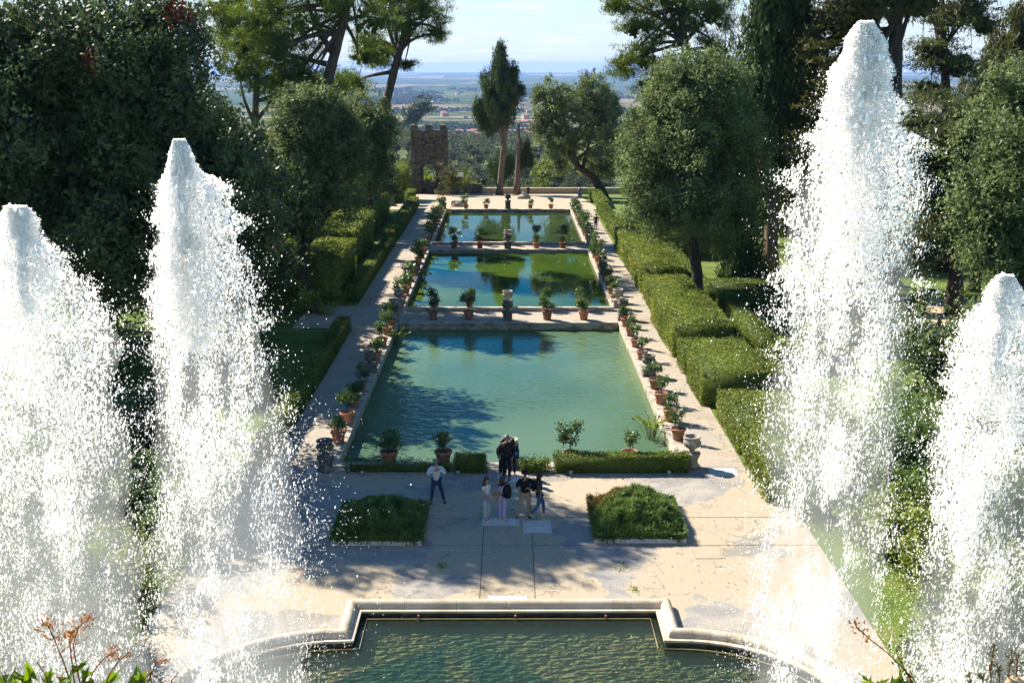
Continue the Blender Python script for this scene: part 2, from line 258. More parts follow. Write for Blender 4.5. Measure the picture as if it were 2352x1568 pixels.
# ------------------------------------------------------------------ mesh helpers
class MB:
    def __init__(s): s.v = []; s.f = []; s.mi = []
    def add(s, vs_, fs, mi=0):
        o = len(s.v); s.v += [tuple(p) for p in vs_]; s.f += [tuple(i + o for i in f) for f in fs]; s.mi += [mi] * len(fs)
    def box(s, x0, x1, y0, y1, z0, z1, mi=0, bev=0.0):
        b = min(bev, (x1 - x0) / 3, (y1 - y0) / 3, (z1 - z0) / 3)
        if b <= 0:
            s.add([(x0, y0, z0), (x1, y0, z0), (x1, y1, z0), (x0, y1, z0), (x0, y0, z1), (x1, y0, z1), (x1, y1, z1), (x0, y1, z1)],
                  [(0, 3, 2, 1), (4, 5, 6, 7), (0, 1, 5, 4), (1, 2, 6, 5), (2, 3, 7, 6), (3, 0, 4, 7)], mi)
        else:
            rings = [(0, z0), (0, z1 - b), (b, z1)]
            vs_ = []
            for i, z in rings: vs_ += [(x0 + i, y0 + i, z), (x1 - i, y0 + i, z), (x1 - i, y1 - i, z), (x0 + i, y1 - i, z)]
            fs = [(3, 2, 1, 0), (8, 9, 10, 11)]
            for k in (0, 4):
                for j in range(4): fs.append((k + j, k + (j + 1) % 4, k + 4 + (j + 1) % 4, k + 4 + j))
            s.add(vs_, fs, mi)
    def lathe(s, prof, n=20, c=(0, 0, 0), mi=0, lobes=0, lobe_amp=0, lobe_z=(0, 0), cap=True, sx=1.0, sy=1.0):
        vs_, fs = [], []
        for r, z in prof:
            for k in range(n):
                a = 2 * math.pi * k / n; rr = r
                if lobes and lobe_z[0] <= z <= lobe_z[1]: rr = r * (1 + lobe_amp * abs(math.sin(lobes * a / 2)) - lobe_amp * .5)
                vs_.append((c[0] + rr * math.cos(a) * sx, c[1] + rr * math.sin(a) * sy, c[2] + z))
        for i in range(len(prof) - 1):
            for k in range(n): fs.append((i * n + k, i * n + (k + 1) % n, (i + 1) * n + (k + 1) % n, (i + 1) * n + k))
        if cap:
            fs.append(tuple(range(n - 1, -1, -1))); fs.append(tuple((len(prof) - 1) * n + k for k in range(n)))
        s.add(vs_, fs, mi)
    def tube(s, pts, rad, n=8, mi=0, wob=0.0):
        pts = [Vector(p) for p in pts]; vs_, fs = [], []
        for i, p in enumerate(pts):
            d = (pts[min(i + 1, len(pts) - 1)] - pts[max(i - 1, 0)])
            if d.length < 1e-6: d = Vector((0, 0, 1))
            d.normalize(); u = d.cross(Vector((0.3, 1, 0.1)));
            if u.length < 1e-4: u = d.cross(Vector((1, 0, 0)))
            u.normalize(); w = d.cross(u)
            for k in range(n):
                a = 2 * math.pi * k / n; r = rad[i] * (1 + (random.random() - .5) * wob)
                vs_.append(p + u * (r * math.cos(a)) + w * (r * math.sin(a)))
        for i in range(len(pts) - 1):
            for k in range(n): fs.append((i * n + k, i * n + (k + 1) % n, (i + 1) * n + (k + 1) % n, (i + 1) * n + k))
        fs.append(tuple(range(n - 1, -1, -1))); fs.append(tuple((len(pts) - 1) * n + k for k in range(n)))
        s.add(vs_, fs, mi)
    def ell(s, c, r, n=12, m=8, mi=0, wob=0.0, seed=0):
        vs_, fs = [], []
        for i in range(m + 1):
            t = math.pi * i / m
            for k in range(n):
                a = 2 * math.pi * k / n
                d = Vector((math.sin(t) * math.cos(a), math.sin(t) * math.sin(a), math.cos(t)))
                q = 1 + wob * mnoise.noise(d * 1.7 + Vector((seed, seed * .7, 0))) if wob else 1
                vs_.append((c[0] + r[0] * d.x * q, c[1] + r[1] * d.y * q, c[2] + r[2] * d.z * q))
        for i in range(m):
            for k in range(n): fs.append((i * n + k, (i + 1) * n + k, (i + 1) * n + (k + 1) % n, i * n + (k + 1) % n))
        s.add(vs_, fs, mi)
    def mesh(s, name, mats, smooth=False):
        me = bpy.data.meshes.new(name); me.from_pydata(s.v, [], s.f)
        for m_ in mats: me.materials.append(m_)
        me.polygons.foreach_set('material_index', s.mi)
        if smooth: me.polygons.foreach_set('use_smooth', [True] * len(s.f))
        me.update(); return me
    def build(s, name, mats, parent=None, smooth=False, loc=None):
        if not isinstance(mats, (list, tuple)): mats = [mats]
        return link(name, s.mesh(name, mats, smooth), parent, loc)
def link(name, me, parent=None, loc=None, rz=0, sc=None):
    o = bpy.data.objects.new(name, me); COL.objects.link(o)
    if parent: o.parent = parent
    if loc is not None: o.location = loc
    if rz: o.rotation_euler.z = rz
    if sc is not None: o.scale = sc if hasattr(sc, '__len__') else (sc, sc, sc)
    return o
def tag(o, label, cat, group=None):
    o['label'] = label; o['category'] = cat
    if group: o['group'] = group
    return o
def thing(name, label, cat, loc=(0, 0, 0), rz=0, group=None):
    return tag(link(name, None, None, loc, rz), label, cat, group)
def struct(o): o['kind'] = 'structure'; return o
def stuff(o): o['kind'] = 'stuff'; return o

# leaves: arrays of single-triangle leaves with a random value per leaf
def leaf_arrays(C, D, L, W, rnd, N=None, nb=1.6):
    n = len(C)
    rv = rng.normal(size=(n, 3))
    if N is not None: rv = rv * .75 + N * nb          # leaves turn their faces outwards
    S = np.cross(D, rv); S /= np.linalg.norm(S, axis=1)[:, None] + 1e-9
    L = np.asarray(L).reshape(-1, 1) * np.ones((n, 1)); W = np.asarray(W).reshape(-1, 1) * np.ones((n, 1))
    v = np.empty((n, 3, 3)); v[:, 0] = C - S * W * .5 - D * L * .4; v[:, 1] = C + S * W * .5 - D * L * .4; v[:, 2] = C + D * L * .6
    return v.reshape(-1, 3), rnd
def tri_mesh(name, V, rnd, mats, extra=None, mi=None):
    """V (3n,3) independent triangles; extra = MB of solid faces added with rnd .3"""
    n = len(V) // 3; me = bpy.data.meshes.new(name)
    ev = np.array(extra.v, dtype=float) if extra else np.zeros((0, 3)); ef = extra.f if extra else []
    nv = len(V) + len(ev); nl = 3 * n + sum(len(f) for f in ef)
    me.vertices.add(nv); me.vertices.foreach_set('co', np.vstack([V, ev]).astype(np.float32).ravel())
    loops = np.concatenate([np.arange(3 * n)] + [np.array(f) + len(V) for f in ef]).astype(np.int32)
    me.loops.add(nl); me.loops.foreach_set('vertex_index', loops)
    ls = np.concatenate([np.arange(n) * 3, 3 * n + np.cumsum([0] + [len(f) for f in ef])[:-1]]).astype(np.int32) if ef else (np.arange(n) * 3).astype(np.int32)
    me.polygons.add(n + len(ef)); me.polygons.foreach_set('loop_start', ls)
    for m_ in mats: me.materials.append(m_)
    a = me.attributes.new('rnd', 'FLOAT', 'FACE')
    a.data.foreach_set('value', np.concatenate([rnd, np.full(len(ef), .3)]).astype(np.float32))
    if extra or mi is not None:
        idx = np.concatenate([mi if mi is not None else np.zeros(n, int), np.array(extra.mi if extra else [], int)]).astype(np.int32)
        me.polygons.foreach_set('material_index', idx)
    me.update(calc_edges=True); me.validate(); return me
def unit(a): return a / (np.linalg.norm(a, axis=1)[:, None] + 1e-9)

STY = {  # leaf length, width, clump sigma (xy, z), outward, up, random
    'oak': (0.20, 0.12, (0.30, 0.26), .6, .35, 1.0), 'pine': (0.30, 0.05, (0.30, 0.14), .5, .7, .7),
    'cyp': (0.30, 0.11, (0.20, 0.42), .45, 1.0, .35), 'cedar': (0.26, 0.07, (0.60, 0.10), .8, .25, .8),
    'citrus': (0.13, 0.07, (0.09, 0.08), .7, .4, .9), 'olive': (0.50, 0.30, (0.45, 0.35), .5, .3, 1.0)}
def crown_tris(lobes, n, style='oak', clump=28, size=1.0, sub=13, subr=(0.22, 0.42), shell=0.22, cl=1.0, top=False, fill=0.08, sprig=.9, rag=.9, gaps=True):
    """lobes: list of (centre, (rx,ry,rz)); returns triangle vertices and random values"""
    L, W, sg, ow, up, rd = STY[style]
    C, Rr = [], []
    for c, r in lobes:
        c = np.array(c, float); r = np.array(r if hasattr(r, '__len__') else (r, r, r), float)
        C.append(c); Rr.append(r * .80)
        for k in range(sub):
            d = rng.normal(size=3); d /= np.linalg.norm(d)
            if top and d[2] < -0.2: d[2] *= -.6
            q = rng.uniform(*subr); C.append(c + d * r * (1 - q * .42)); Rr.append(r * q * np.array([1, 1, .9]) * rng.uniform(.85, 1.15))
    C = np.array(C); Rr = np.array(Rr)
    w = (Rr[:, 0] * Rr[:, 1] + Rr[:, 0] * Rr[:, 2]); w /= w.sum()
    nc = max(4, int(n // clump * (1.3 if gaps else 1))); k = rng.choice(len(C), nc, p=w)
    d = unit(rng.normal(size=(nc, 3))); fac = 1 - np.abs(rng.normal(0, shell, nc)) + .05
    cc = C[k] + d * Rr[k] * np.clip(fac, .1, 1.2)[:, None]
    nz1 = np.array([mnoise.noise(Vector((a * .38 + 11, b * .38, c_ * .38))) for a, b, c_ in cc]); nz2 = np.array([mnoise.noise(Vector((a * .85, b * .85 + 5, c_ * .85))) for a, b, c_ in cc]) if gaps else 0
    cc = cc + d * Rr[k] * (nz1 * rag)[:, None]
    if gaps:
        ok = nz2 > -.2; cc, d, k = cc[ok], d[ok], k[ok]; nc = len(cc)
    cr = np.clip(.5 + .6 * np.array([mnoise.noise(Vector((a * .8, b * .8, c_ * .8 + 7))) for a, b, c_ in cc]) + rng.normal(0, .16, nc), 0, 1)
    P = np.repeat(cc, clump, 0) + rng.normal(size=(nc * clump, 3)) * np.array([sg[0], sg[0], sg[1]]) * cl
    dd = np.repeat(d, clump, 0)
    if style == 'oak' and sprig:
        sp = (d[:, 2] > .15) & (rng.uniform(size=nc) < .45); ln = np.where(sp, rng.uniform(.3, 1.0, nc) * sprig, 0)
        tt = rng.uniform(0, 1, nc * clump); spr = np.repeat(sp, clump); cen = np.repeat(cc, clump, 0)
        ax = unit(d * .5 + np.array([0, 0, 1.0])); P = np.where(spr[:, None], cen + (P - cen) * np.array([.42, .42, .5]) + np.repeat(ax * ln[:, None], clump, 0) * tt[:, None], P)
    D = unit(dd * ow * .5 + np.array([0, 0, up]) + rng.normal(size=P.shape) * rd * .8)
    rn = np.clip(np.repeat(cr, clump) * .7 + rng.uniform(0, .3, len(P)), 0, .97)
    s = rng.uniform(.7, 1.3, len(P)) * size
    V, rn = leaf_arrays(P, D, L * s, W * s, rn, dd + np.array([0, 0, .25]))
    if fill:                                             # bigger inner sprays that close the crown
        nf = int(n * fill); k = rng.choice(np.arange(0, len(C), sub + 1), nf); d = unit(rng.normal(size=(nf, 3))); f = rng.uniform(0, .74, nf)[:, None]
        V2, r2 = leaf_arrays(C[k] + d * Rr[k] * f, unit(rng.normal(size=(nf, 3))), L * 2.3 * size, L * 1.8 * size, rng.uniform(.1, .6, nf)); V = np.vstack([V, V2]); rn = np.concatenate([rn, r2])
    return V, rn
def limb(mb, a, b, r0, r1, bend=.15, seg=5, n=7):
    a, b = Vector(a), Vector(b); ln = (b - a).length
    o = Vector((random.uniform(-1, 1), random.uniform(-1, 1), random.uniform(0, .6))) * bend * ln
    pts = [a.lerp(b, t / seg) + o * math.sin(math.pi * t / seg) for t in range(seg + 1)]
    mb.tube(pts, [r0 + (r1 - r0) * t / seg for t in range(seg + 1)], n, wob=.12)
def tree(name, label, cat, base, trunk, lobes, n, style, leaf, bark, size=1.0, nlimb=10, group=None, clump=28, sub=13, cl=1.0, shell=.20, subr=(.22, .42), dead=0, limb_r=.3, fill=.08):
    """trunk: list of (point, radius) in world space"""
    n = int(n * .84); size = size * 1.07
    base = Vector(base); t = thing(name, label, cat, base, group=group)
    mb = MB(); pts = [Vector(p) - base for p, r in trunk]; rad = [r for p, r in trunk]
    fine_p, fine_r = [], []
    for i in range(len(pts) - 1):
        for k in range(4):
            q = k / 4; fine_p.append(pts[i].lerp(pts[i + 1], q)); fine_r.append(rad[i] + (rad[i + 1] - rad[i]) * q)
    fine_p.append(pts[-1]); fine_r.append(rad[-1]); fine_r[0] *= 1.5; fine_p[0] = fine_p[0] - Vector((0, 0, .3))
    mb.tube(fine_p, fine_r, 12, wob=.15)
    lb = [(Vector(c) - base, r) for c, r in lobes]
    for k in range(nlimb):
        c, r = lb[k % len(lb)]; r = r if hasattr(r, '__len__') else (r, r, r)
        e = c + Vector((random.uniform(-.6, .6) * r[0], random.uniform(-.6, .6) * r[1], random.uniform(-.4, .5) * r[2]))
        j = random.randint(len(fine_p) // 2, len(fine_p) - 1)
        limb(mb, fine_p[j], e, fine_r[j] * .6, fine_r[j] * limb_r * .3)
    mb.build('trunk', bark, t, smooth=True)
    V, rn = crown_tris([(tuple(c), r) for c, r in lb], n, style, clump, size, sub, subr, shell, cl, fill=fill)
    mi = None; mats = [leaf]
    if dead:
        mats = [leaf, M['rust']]; mi = np.zeros(len(V) // 3, int)
        cen = V.reshape(-1, 3, 3).mean(1)
        for k in range(dead):
            p0 = cen[rng.integers(len(cen))]; mi[np.linalg.norm((cen - p0) / np.array([1, 1, 1.3]), axis=1) < rng.uniform(.5, .9)] = 1
    link('crown', tri_mesh('crown', V, rn, mats, mi=mi), t)
    return t

# ------------------------------------------------------------------ setting: terrain
def sstep(a, b, x): t = np.clip((x - a) / (b - a), 0, 1); return t * t * (3 - 2 * t)
PY = [-60, 124.5, 166, 169, 205, 300, 360, 780, 1200, 1800, 2500, 4000, 9000, 40000]
PZ = [-.03, -.03, -3.0, -9, -16, -20, -21, -38, -72, -108, -128, -138, -148, -150]
def height(x, y):
    z = np.interp(y, PY, PZ)
    z = z + 15 * sstep(10, 130, -x) * sstep(230, 420, y) * (1 - sstep(800, 1300, y))
    z = z + 5 * np.sin(x * .013 + 1) * np.sin(y * .011) * sstep(220, 420, y) * (1 - sstep(1500, 2500, y))
    dip = ((np.abs(x) < 9.45) & (y > 41.9) & (y < 124.7)) | ((np.abs(x) < 10.65) & (y < 42.05))
    return np.where(dip, -3.0, z)
def terrain(name, xs, ys, m):
    X, Y = np.meshgrid(xs, ys); Zt = height(X, Y); nx, ny = len(xs), len(ys)
    me = bpy.data.meshes.new(name)
    v = np.stack([X, Y, Zt], -1).reshape(-1, 3)
    f = [(j * nx + i, j * nx + i + 1, (j + 1) * nx + i + 1, (j + 1) * nx + i) for j in range(ny - 1) for i in range(nx - 1)]
    me.from_pydata(v.tolist(), [], f); me.materials.append(m)
    me.polygons.foreach_set('use_smooth', [False] * len(f)); me.update()
    return struct(link(name, me))
xs_g = sorted(set([-70, -60, -50, -42, -36, -32, -28, -24, -20, -17, -14, -12, -10.7, -10.6, -9.6, -9.4] + [-7, 0, 7] + [9.4, 9.6, 10.6, 10.7, 12, 14, 17, 20, 24, 28, 32, 36, 42, 50, 60, 70]))
ys_g = [-60, -20, 10, 30, 41.8, 42.2] + list(range(46, 124, 4)) + [124.6, 125, 130, 136, 142, 148, 154, 160, 166]
terrain('lawn', xs_g, ys_g, M['lawn'])
xs_h = np.concatenate([-np.geomspace(2500, 12, 36), np.linspace(-10, 10, 5), np.geomspace(12, 2500, 36)])
ys_h = np.concatenate([[166, 169, 175, 185, 200, 215], np.linspace(235, 1300, 60)])
terrain('hillside', xs_h, ys_h, M['grove'])
def plain_mat():
    m, n, l = nm('plain_fields')
    v = coords(n, l, 'world', (0.0011, 0.00032, 1))
    vo = n.new('ShaderNodeTexVoronoi'); vo.inputs['Scale'].default_value = 1.0; l.new(v, vo.inputs['Vector'])
    s = n.new('ShaderNodeSeparateXYZ'); l.new(vo.outputs['Color'], s.inputs[0])
    r = ramp(n, l, s.outputs[0], [(0.06, 0.095, 0.03), (0.10, 0.13, 0.045), (0.055, 0.085, 0.03), (0.20, 0.165, 0.09), (0.08, 0.11, 0.04), (0.26, 0.20, 0.12), (0.06, 0.09, 0.035)], 0.05, 0.95)
    r.color_ramp.interpolation = 'CONSTANT'
    v2 = coords(n, l, 'world', (0.006, 0.0018, 1))
    f = noise(n, l, v2, 1.0, 8, .7)
    g = ramp(n, l, f, [(0.035, 0.06, 0.02), (0.5, 0.5, 0.5), (0.52, 0.52, 0.5)], 0.36, 0.66)
    mx_ = n.new('ShaderNodeMixRGB'); mx_.blend_type = 'OVERLAY'; mx_.inputs[0].default_value = 0.8; l.new(r.outputs[0], mx_.inputs[1]); l.new(g.outputs[0], mx_.inputs[2])
    p = n.new('ShaderNodeBsdfPrincipled'); p.inputs['Roughness'].default_value = 1; p.inputs['Specular IOR Level'].default_value = 0; l.new(mx_.outputs[0], p.inputs['Base Color'])
    o = n.new('ShaderNodeOutputMaterial'); l.new(p.outputs[0], o.inputs[0]); return m
M['plain'] = plain_mat()
xs_p = np.concatenate([-np.geomspace(24000, 40, 30), [0], np.geomspace(40, 24000, 30)])
ys_p = np.concatenate([np.linspace(1300, 4000, 28), np.geomspace(4300, 26000, 22)])
terrain('plain', xs_p, ys_p, M['plain'])

# ------------------------------------------------------------------ setting: piazza, paths, pools
def yb(x):      # far edge of the front basin
    x = abs(x)
    if x <= 4.72: return 30.0
    return 23.75 + math.sqrt(max(0, 20.25 - (x - 4.77) ** 2)) if x < 9.27 else 10
def slab_poly(name, pts, z, th, m, parent=None):
    mb = MB(); n = len(pts)
    mb.add([(x, y, z) for x, y in pts] + [(x, y, z - th) for x, y in pts],
           [tuple(range(n))] + [(i, i + n, (i + 1) % n + n, (i + 1) % n) for i in range(n)])
    return mb.build(name, m, parent)
bed = MB()                                               # joint bed under the paving panels
for sgn in (1, -1):
    X = [0, 4.5, 4.71, 4.73] + [4.77 + 4.49 * math.sin(q) for q in np.linspace(.08, math.pi / 2, 14)] + [9.28, 10.7]
    for i in range(len(X) - 1):
        a, b = X[i], X[i + 1]
        ya = 30.05 if b <= 4.725 else (yb(a) if a >= 4.72 else yb(4.73)); yb_ = 30.05 if b <= 4.725 else yb(b)
        if a >= 9.25: ya = yb_ = 10
        q = [(sgn * a, ya, -.012), (sgn * b, yb_, -.012), (sgn * b, 42.1, -.012), (sgn * a, 42.1, -.012)]
        bed.add(q, [(0, 1, 2, 3) if sgn > 0 else (3, 2, 1, 0)])
piazza = struct(bed.build('piazza', M['joint']))
xcuts = [-10.7, -0.9, 0.82, 10.7]; ycuts = [10, 34.58, 36.95, 42.1]
for i in range(3):
    for j in range(3):
        x0, x1, y0, y1 = xcuts[i] + .014, xcuts[i + 1] - .014, ycuts[j] + .02, ycuts[j + 1] - .02
        if i == 1 and j == 1: continue
        if i == 1 and j == 2: y0 = ycuts[1] + .012
        if j == 0:
            xs = [x for x in np.linspace(x0, x1, 90)] + [s_ * (4.77 + 4.5 * math.sin(q)) for q in np.linspace(1.0, 1.57, 16) for s_ in (1, -1)] + [9.275, -9.275] + ([4.721, -4.721] if i in (0, 2) else [])
            xs = sorted(x for x in xs if x0 <= x <= x1)
            low = [(x, yb(x) + .06 if abs(x) < 9.27 else 10) for x in xs]
            pts = low + [(x1, y1), (x0, y1)]
        else: pts = [(x0, y0), (x1, y0), (x1, y1), (x0, y1)]
        slab_poly('paving_panel', pts, random.uniform(-.002, .002), .01, M['pave'], piazza)
# paths beside the pools
YN, Y1F, Y2N, Y2F, Y3N, Y3F = 42.6, 67.9, 71.65, 96.5, 99.45, 124.3
PW = 7.05; PO = 9.55
def quad_sheet(name, x0, x1, y0, y1, z, m, z1=None):
    mb = MB(); z1 = z if z1 is None else z1
    ys = np.linspace(y0, y1, max(2, int((y1 - y0) / 3)))
    for a, b in zip(ys[:-1], ys[1:]):
        za = z + (z1 - z) * (a - y0) / (y1 - y0); zb = z + (z1 - z) * (b - y0) / (y1 - y0)
        mb.add([(x0, a, za), (x1, a, za), (x1, b, zb), (x0, b, zb)], [(0, 1, 2, 3)])
    return struct(mb.build(name, m))
quad_sheet('path', 7.78, PO + .15, 42.1, 124.6, 0.0, M['path'])
quad_sheet('path', -9.8, -7.78, 42.1, 66.6, 0.0, M['path'])
quad_sheet('path', -10.4, -7.78, 66.6, 124.6, 0.0, M['path'])
quad_sheet('path', -13.6, -10.4, 66.5, 73.0, 0.004, M['path'])
quad_sheet('far_plaza', -14, 10.4, 124.55, 166, 0.0, M['gravel'], -2.96)
quad_sheet('gravel_drive', 25.5, 34, 62, 75, 0.01, M['gravel'])
# water sheets
def water(name, x0, x1, y0, y1, z, m):
    mb = MB(); mb.add([(x0, y0, z), (x1, y0, z), (x1, y1, z), (x0, y1, z)], [(0, 1, 2, 3)]); return struct(mb.build(name, m))
WZ = -0.5
water('pond_water', -PW - .02, PW + .02, YN - .02, Y1F + .02, WZ, M['w1'])
water('pond_water', -PW - .02, PW + .02, Y2N - .02, Y2F + .02, WZ + .18, M['w2'])
water('pond_water', -PW - .02, PW + .02, Y3N - .02, Y3F + .02, WZ + .18, M['w3'])
# pool walls: wall core (structure) with coping stones as pieces
def coping_run(parent, x0, x1, y0, y1, z0, z1, along, step):
    a, b = (x0, x1) if along == 'x' else (y0, y1); n = max(1, round((b - a) / step)); s = (b - a) / n
    for k in range(n):
        p, q = a + k * s + .006, a + (k + 1) * s - .006; j = random.uniform(-.006, .006); e = random.uniform(-.012, .012)
        mb = MB()
        if along == 'x': mb.box(p, q, y0 + e, y1 + e, z0, z1 + j, bev=.025)
        else: mb.box(x0 + e, x1 + e, p, q, z0, z1 + j, bev=.025)
        mb.build('coping_stone', M['pwall'], parent)
def pool_wall(x0, x1, y0, y1, top, along, step=1.5):
    mb = MB(); mb.box(x0 + .03, x1 - .03, y0 + .03, y1 - .03, -1.6, top - .13)
    o = struct(mb.build('pool_wall', M['pwall'])); coping_run(o, x0, x1, y0, y1, top - .14, top, along, step); return o
for (a, b) in ((YN - .6, Y1F + .25), (Y2N - .2, Y2F + .2), (Y3N - .2, Y3F + .4)):
    pool_wall(PW, PW + .78, a, b, .05, 'y'); pool_wall(-PW - .78, -PW, a, b, .05, 'y')
pool_wall(-PW, PW, YN - .6, YN, .05, 'x')
for (a, b) in ((Y1F, Y2N), (Y2F, Y3N)):
    pool_wall(-PW, PW, a, a + .55, .02, 'x', 1.8)
    pool_wall(-PW, PW, b - .42, b, .27, 'x', 1.8)
    quad_sheet('dam_walk', -PW - .8, PW + .8, a + .53, b - .40, .004, M['path'])
pool_wall(-PW, PW, Y3F, Y3F + .4, .05, 'x', 1.8)

# ------------------------------------------------------------------ front basin
BZ = -0.07
path_pts = []
path_pts.append((9.27, 14))
for k in range(15):
    q = math.pi / 2 * (1 - k / 14); path_pts.append((4.77 + 4.5 * math.sin(q) - (.05 if k == 14 else 0), 23.75 + 4.5 * math.cos(q)))
path_pts += [(4.72, 30.0), (-4.72, 30.0)] + [(-x, y) for x, y in reversed(path_pts)]
# profile (offset towards the piazza, height)
prof = [(-.24, .06), (-.30, .06), (-.30, .105), (-.29, .12), (-.14, .125)] + [(.03 - .175 * math.cos(q), .145 + .185 * math.sin(q)) for q in np.linspace(.12, math.pi - .1, 13)] + [(.225, .13), (.225, -.05), (-.24, -.05)]
def offs(i):
    p = [Vector(q) for q in path_pts]
    def nrm(a, b): d = (b - a).normalized(); return Vector((d.y, -d.x))
    n1 = nrm(p[max(i - 1, 0)], p[max(i - 1, 0) + 1]); j = min(i, len(p) - 2); n2 = nrm(p[j], p[j + 1])
    m_ = (n1 + n2).normalized(); return m_ / max(.4, m_.dot(n1))
def rim_section(pos, mit):
    return [(pos[0] + mit.x * o, pos[1] + mit.y * o, z) for o, z in prof]
rim = thing('basin_rim', 'rounded cream stone rim around the front fountain basin', 'basin rim', (0, 28, 0))
def rim_piece(secs):
    mb = MB(); k = len(prof); vs_ = [v for s in secs for v in s]; fs = []
    for i in range(len(secs) - 1):
        for j in range(k): fs.append((i * k + j, i * k + (j + 1) % k, (i + 1) * k + (j + 1) % k, (i + 1) * k + j))
    fs.append(tuple(range(k - 1, -1, -1))); fs.append(tuple((len(secs) - 1) * k + j for j in range(k)))
    mb.add([(x, y - 28, z) for x, y, z in vs_], fs); mb.build('coping_stone', M['trav'], rim)
for i in range(len(path_pts) - 1):
    a, b = Vector(path_pts[i]), Vector(path_pts[i + 1]); ma, mbb = offs(i), offs(i + 1); ln = (b - a).length
    d = (b - a).normalized(); nn = Vector((d.y, -d.x)); cnt = max(1, round(ln / 1.62)) if ln > 3 else 1
    for k in range(cnt):
        t0, t1 = k / cnt, (k + 1) / cnt
        pa, pb = a.lerp(b, t0), a.lerp(b, t1); g = d * .004
        sa = rim_section(pa + (g if (k or ln > 1.6) else g), ma if k == 0 else nn); sb = rim_section(pb - g, mbb if k == cnt - 1 else nn)
        rim_piece([sa, sb])
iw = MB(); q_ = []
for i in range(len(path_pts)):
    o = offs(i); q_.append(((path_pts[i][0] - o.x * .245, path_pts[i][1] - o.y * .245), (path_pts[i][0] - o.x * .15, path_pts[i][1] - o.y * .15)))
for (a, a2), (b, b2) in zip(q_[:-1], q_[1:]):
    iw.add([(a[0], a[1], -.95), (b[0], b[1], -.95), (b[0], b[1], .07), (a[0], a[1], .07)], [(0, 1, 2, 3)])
struct(iw.build('basin_wall', M['wetshade']))
wp = [(x, y) for x, y in path_pts]
wmb = MB(); pts = [(x, y, BZ) for x, y in wp] + [(-9.27, 8, BZ), (9.27, 8, BZ)]
wmb.add(pts, [tuple(range(len(pts)))]); struct(wmb.build('basin_water', M['w0']))
fmb = MB(); fmb.add([(x, y, -.42) for x, y, z in pts], [tuple(range(len(pts)))]); struct(fmb.build('basin_floor', M['bfloor']))
# two flat, darker teal patches laid just above the basin floor
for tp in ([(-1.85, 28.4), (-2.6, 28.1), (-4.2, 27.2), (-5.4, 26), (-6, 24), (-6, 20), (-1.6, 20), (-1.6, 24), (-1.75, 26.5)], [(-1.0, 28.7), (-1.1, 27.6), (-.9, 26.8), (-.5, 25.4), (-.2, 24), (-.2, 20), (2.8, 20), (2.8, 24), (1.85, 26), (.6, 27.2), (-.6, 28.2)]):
    slab_poly('basin_floor_patch', tp, -.40, .03, M['bteal'])['kind'] = 'structure'
# pipe following the rim, on small brackets, with stubs
pp = []
for i in range(len(path_pts)):
    o = offs(i); pp.append((path_pts[i][0] - o.x * .48, path_pts[i][1] - o.y * .48, BZ + .03))
pmb = MB(); pmb.tube(pp, [.022] * len(pp), 6)
pipe = tag(pmb.build('water_pipe', mat('pipe_brass', [(0.20, .15, .06), (.30, .24, .11)], 4, .6)), 'thin ochre water pipe running just inside the front basin rim', 'pipe')
for k, x in enumerate((-2.7, .2, 2.9)):
    mb = MB(); mb.box(x - .03, x + .03, 29.52 - .03, 29.52 + .03, BZ - .1, BZ + .16, bev=.01); mb.build('nozzle', M['terra'], pipe)
for x, wh in ((-3.9, 'at the shaded corner'), (-1.5, 'second from the shaded corner'), (.95, 'second from the sunny corner'), (3.3, 'at the sunny corner')):
    g = thing('overflow_grate', 'dark barred overflow grate under the straight basin rim, ' + wh, 'grate', (x, 29.742, -.062), group='grates along the straight basin rim')
    g.scale = (1, 1, .7); mb = MB(); mb.box(-.62, .62, -.012, 0, .145, .165); mb.box(-.62, .62, -.012, 0, -.1, -.08); mb.build('frame', M['iron'], g)
    for k in range(17):
        b = MB(); b.box(-.6 + k * .075 - .008, -.6 + k * .075 + .008, -.011, .0, -.08, .145); b.build('bar', M['iron'], g)

# ------------------------------------------------------------------ slab covers in the paving
def cover(x, y, w, d, label, m, split=None, fr=.10):
    t = thing('access_cover', label, 'access cover', (x, y, 0))
    mb = MB()
    for (a, b, c, e) in ((-w / 2, w / 2, -d / 2, -d / 2 + fr), (-w / 2, w / 2, d / 2 - fr, d / 2), (-w / 2, -w / 2 + fr, -d / 2 + fr, d / 2 - fr), (w / 2 - fr, w / 2, -d / 2 + fr, d / 2 - fr)):
        mb.box(a + .003, b - .003, c + .003, e - .003, -.01, .014)
    mb.build('frame', m, t)
    xs = [-w / 2 + fr] + (split or []) + [w / 2 - fr]
    for a, b in zip(xs[:-1], xs[1:]):
        mb = MB(); mb.box(a + .012, b - .012, -d / 2 + fr + .012, d / 2 - fr - .012, -.01, .012); mb.build('slab', m, t)
cover(-.30, 36.55, 1.35, .62, 'long white marble cover of two slabs under the two young women', M['marble'], [.25])
cover(1.02, 36.15, 1.0, 1.05, 'square white marble cover beside the walking woman', M['marble'])
cover(.05, 40.75, .98, .72, 'white marble cover under the man in the brown jacket', M['marble'])
cover(-.05, 30.62, 1.2, .5, 'cream slab cover against the straight basin rim', M['marble'])
cover(6.75, 34.0, 1.02, 1.0, 'thin framed tan cover on the paving beyond the right planter', M['pave'], fr=.03)
cover(8.7, 41.5, 1.1, .9, 'large pale slab at the near end of the sunny path', M['marble'])
cover(-7.9, 41.6, .6, .5, 'small pale slab beside the shaded corner urn', M['marble'])

